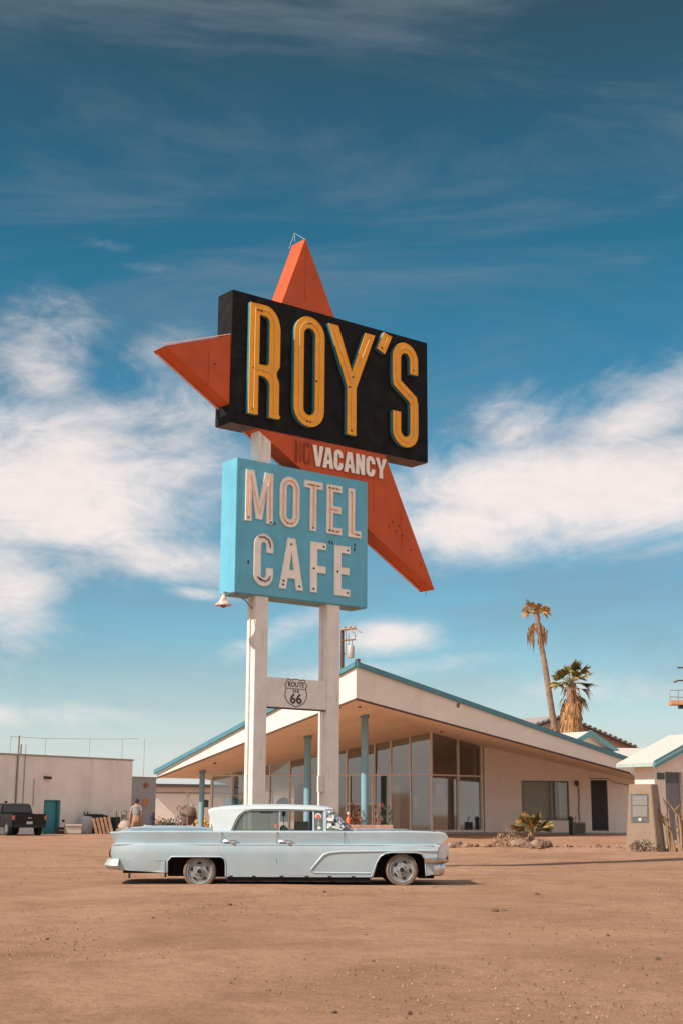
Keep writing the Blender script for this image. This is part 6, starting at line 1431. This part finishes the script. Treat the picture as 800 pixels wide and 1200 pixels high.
# ------------------------------------------------------------------ the walking man
def man():
    c = at(160.3, 950, 63); t = thing('person', 'man seen from behind in grey t-shirt and tan shorts walking by the garage', 'person', (c.x, c.y, 0), math.radians(-8))
    skin = mat('skin', (.42, .22, .14), .6); shirt = mat('grey_tshirt', (.30, .29, .28), .9, var=.1, bump=.3, bscale=10); short = mat('tan_shorts', (.30, .17, .08), .9, var=.1); hair = mat('dark_hair', (.03, .02, .015), .8); shoe = mat('dark_shoe', (.04, .03, .03), .7)
    # facing +y (away); left of the body is -x
    J = [('pelvis', 0, 0, .95, .155, .115), ('waist', 0, 0, 1.10, .145, .105), ('chest', 0, .0, 1.32, .175, .125), ('neckb', 0, -.01, 1.50, .10, .08), ('neck', 0, 0, 1.57, .055, .055), ('head', 0, .015, 1.68, .082, .095), ('crown', 0, .01, 1.77, .055, .065)]
    def grow(name, verts, edges, root, m_, par=t, lv=2, rigid=None):
        me = bpy.data.meshes.new(name); bm = bmesh.new(); sk = bm.verts.layers.skin.verify(); V = {}
        for n_, x, y, z, rx, ry in verts: V[n_] = bm.verts.new((x, y, z)); V[n_][sk].radius = (rx, ry)
        V[root][sk].use_root = True
        for a, b in edges: bm.edges.new((V[a], V[b]))
        bm.to_mesh(me); bm.free(); me.materials.append(m_); o = bpy.data.objects.new(name, me); C.objects.link(o)
        a = o.modifiers.new('s', 'SKIN'); a.use_smooth_shade = True; b = o.modifiers.new('u', 'SUBSURF'); b.levels = lv; b.render_levels = lv
        me2 = bpy.data.meshes.new_from_object(o.evaluated_get(bpy.context.evaluated_depsgraph_get())); o.modifiers.clear(); o.data = me2; me2.materials.clear(); me2.materials.append(m_); o.parent = par; return o
    V = list(J); E = [('pelvis', 'waist'), ('waist', 'chest'), ('chest', 'neckb'), ('neckb', 'neck'), ('neck', 'head'), ('head', 'crown')]
    V += [('nose', 0, .125, 1.665, .012, .012)]; E += [('head', 'nose')]
    for s in (-1, 1):
        k = 'l' if s < 0 else 'r'; sw = .10 * s
        V += [(k + 'sh', s * .19, 0, 1.44, .062, .062), (k + 'el', s * .255, -.03 + sw * .3, 1.16, .042, .042), (k + 'wr', s * .265, .03 + sw, .92, .027, .027), (k + 'palm', s * .262, .045 + sw, .85, .030, .018)]
        E += [('neckb', k + 'sh'), (k + 'sh', k + 'el'), (k + 'el', k + 'wr'), (k + 'wr', k + 'palm')]
        for i, (dy, l) in enumerate(((-.03, .062), (-.010, .075), (.010, .072), (.028, .060))):
            V += [(k + 'f%d' % i, s * .262, .045 + sw + dy, .81, .009, .009), (k + 'g%d' % i, s * .255, .048 + sw + dy, .81 - l, .007, .007)]; E += [(k + 'palm', k + 'f%d' % i), (k + 'f%d' % i, k + 'g%d' % i)]
        V += [(k + 'th', s * .25, .095 + sw, .85, .009, .009), (k + 'ti', s * .245, .115 + sw, .81, .008, .008)]; E += [(k + 'palm', k + 'th'), (k + 'th', k + 'ti')]
        st = .16 * s
        V += [(k + 'hip', s * .10, 0, .88, .095, .095), (k + 'kn', s * .11, st * .9 + .02, .50, .058, .058), (k + 'an', s * .11, st - .03, .09, .036, .036), (k + 'toe', s * .12, st + .13, .04, .035, .03)]
        E += [('pelvis', k + 'hip'), (k + 'hip', k + 'kn'), (k + 'kn', k + 'an'), (k + 'an', k + 'toe')]
        V += [(k + 'ear', s * .088, .0, 1.675, .012, .02)]; E += [('head', k + 'ear')]
    grow('body', V, E, 'pelvis', skin)
    g = .018
    V2 = [('hem', 0, 0, .93, .165, .125), ('waist', 0, 0, 1.12, .155, .115), ('chest', 0, 0, 1.32, .19, .14), ('top', 0, -.01, 1.49, .12, .09)]; E2 = [('hem', 'waist'), ('waist', 'chest'), ('chest', 'top')]
    for s in (-1, 1): k = str(s); V2 += [(k + 'a', s * .20, 0, 1.43, .078, .078), (k + 'b', s * .243, -.02, 1.24, .066, .066)]; E2 += [('top', k + 'a'), (k + 'a', k + 'b')]
    grow('tshirt', V2, E2, 'chest', shirt)
    V3 = [('w', 0, 0, .99, .158, .118), ('p', 0, 0, .90, .165, .125)]; E3 = [('w', 'p')]
    for s in (-1, 1): k = str(s); st = .16 * s; V3 += [(k + 'h', s * .105, .0, .82, .108, .108), (k + 'k', s * .112, st * .8 + .02, .54, .088, .088)]; E3 += [('p', k + 'h'), (k + 'h', k + 'k')]
    grow('shorts', V3, E3, 'p', short)
    m = MB(); m.lathe([(.098, -.06), (.102, 0), (.092, .055), (.06, .095), (.0001, .112)], 18, M=Matrix.Translation((0, -.004, 1.70)) @ Matrix.Diagonal((.93, 1.08, 1, 1))); h = m.build('hair', hair, t, smooth=60)
    for s in (-1, 1):
        m = MB(); st = .16 * s; m.lathe([(.0001, -.0), (.055, .0), (.058, .05), (.045, .10), (.0001, .11)], 14, M=Matrix.Translation((s * .115, st + .05, 0)) @ Matrix.Diagonal((.85, 2.3, 1, 1))); m.build('shoe', shoe, t, smooth=50)
man()

# ------------------------------------------------------------------ stones on the lot
def stones():
    dk = mat('dark_clod', (.13, .075, .05), .95, var=.3, scale=20, bump=.5)
    def gp(px, py):
        r = ray(px, py); t = -CH / r.z; return Vector((r.x * t, r.y * t, 0))
    big = [(580, 1069, .050, 'largest dark clod on the sand, right of the middle below the front of the car'), (590, 1068, .032, 'small dark clod touching the largest clod on its right'), (629, 1049, .045, 'dark clod on the sand right of the car nose shadow'), (270, 1061, .032, 'dark clod on the sand below the rear door of the car'), (392, 1187, .020, 'dark clod lying near the bottom edge of the sand'), (770, 1125, .030, 'dark clod on the sand close to the right edge'), (180, 1076, .022, 'dark clod on the sand left of the middle'), (437, 1127, .020, 'dark clod on the sand in the middle distance'), (428, 1097, .024, 'dark clod on the sand below the front wheel'), (56, 1101, .020, 'dark clod on the sand near the left edge'), (712, 1096, .022, 'dark clod between the middle and right edge of the sand'), (480, 1188, .018, 'dark clod at the bottom right of the lowest clod'), (380, 1045, .030, 'small dark twiggy clod just below the car sill')]
    for i, (px, py, r, lab) in enumerate(big):
        p = gp(px, py); p.z = r * .2; rock('clod', p, r * 1.15, dk, 500 + i, lab, 'clod', 'dark clods on the sand', sq=.6)
    r = random.Random(77); m = MB()
    ico = [(0, 0, 1), (1, 0, 0), (0, 1, 0), (-1, 0, 0), (0, -1, 0)]
    for i in range(16000):
        Y = 4.5 + 42 * r.random() ** 1.5; x = r.uniform(-.27, .27) * Y + r.uniform(-1, 1); s = r.choice([.003, .004, .005, .006, .009]) * (1 + Y / 26) * r.uniform(.6, 1.2)
        if math.sin(x * .7 + Y * .31) * math.sin(Y * .55 - x * .2) + r.uniform(-.6, .8) < 0: continue
        if -4 < x < 2.0 and 24.0 < Y < 27: continue
        z = gh(x, Y) + .003; a = r.uniform(0, 6.28); c, q = math.cos(a) * s, math.sin(a) * s
        m.add([(x, Y, z + s * .8), (x + c, Y + q, z - .004), (x - q * .8, Y + c * .8, z - .004), (x - c, Y - q, z - .004), (x + q * 1.1, Y - c * 1.1, z - .004)], [(0, 1, 2), (0, 2, 3), (0, 3, 4), (0, 4, 1)], r.choice([0, 0, 1, 2]))
    o = m.build('gravel', [mat('gravel_dark', (.15, .085, .055), .95), mat('gravel_tan', (.34, .20, .13), .95), mat('gravel_pale', (.38, .25, .165), .95)], fix=False)
    tag(o, 'fine gravel and grit scattered over the sand lot', 'gravel', kind='stuff')
stones()
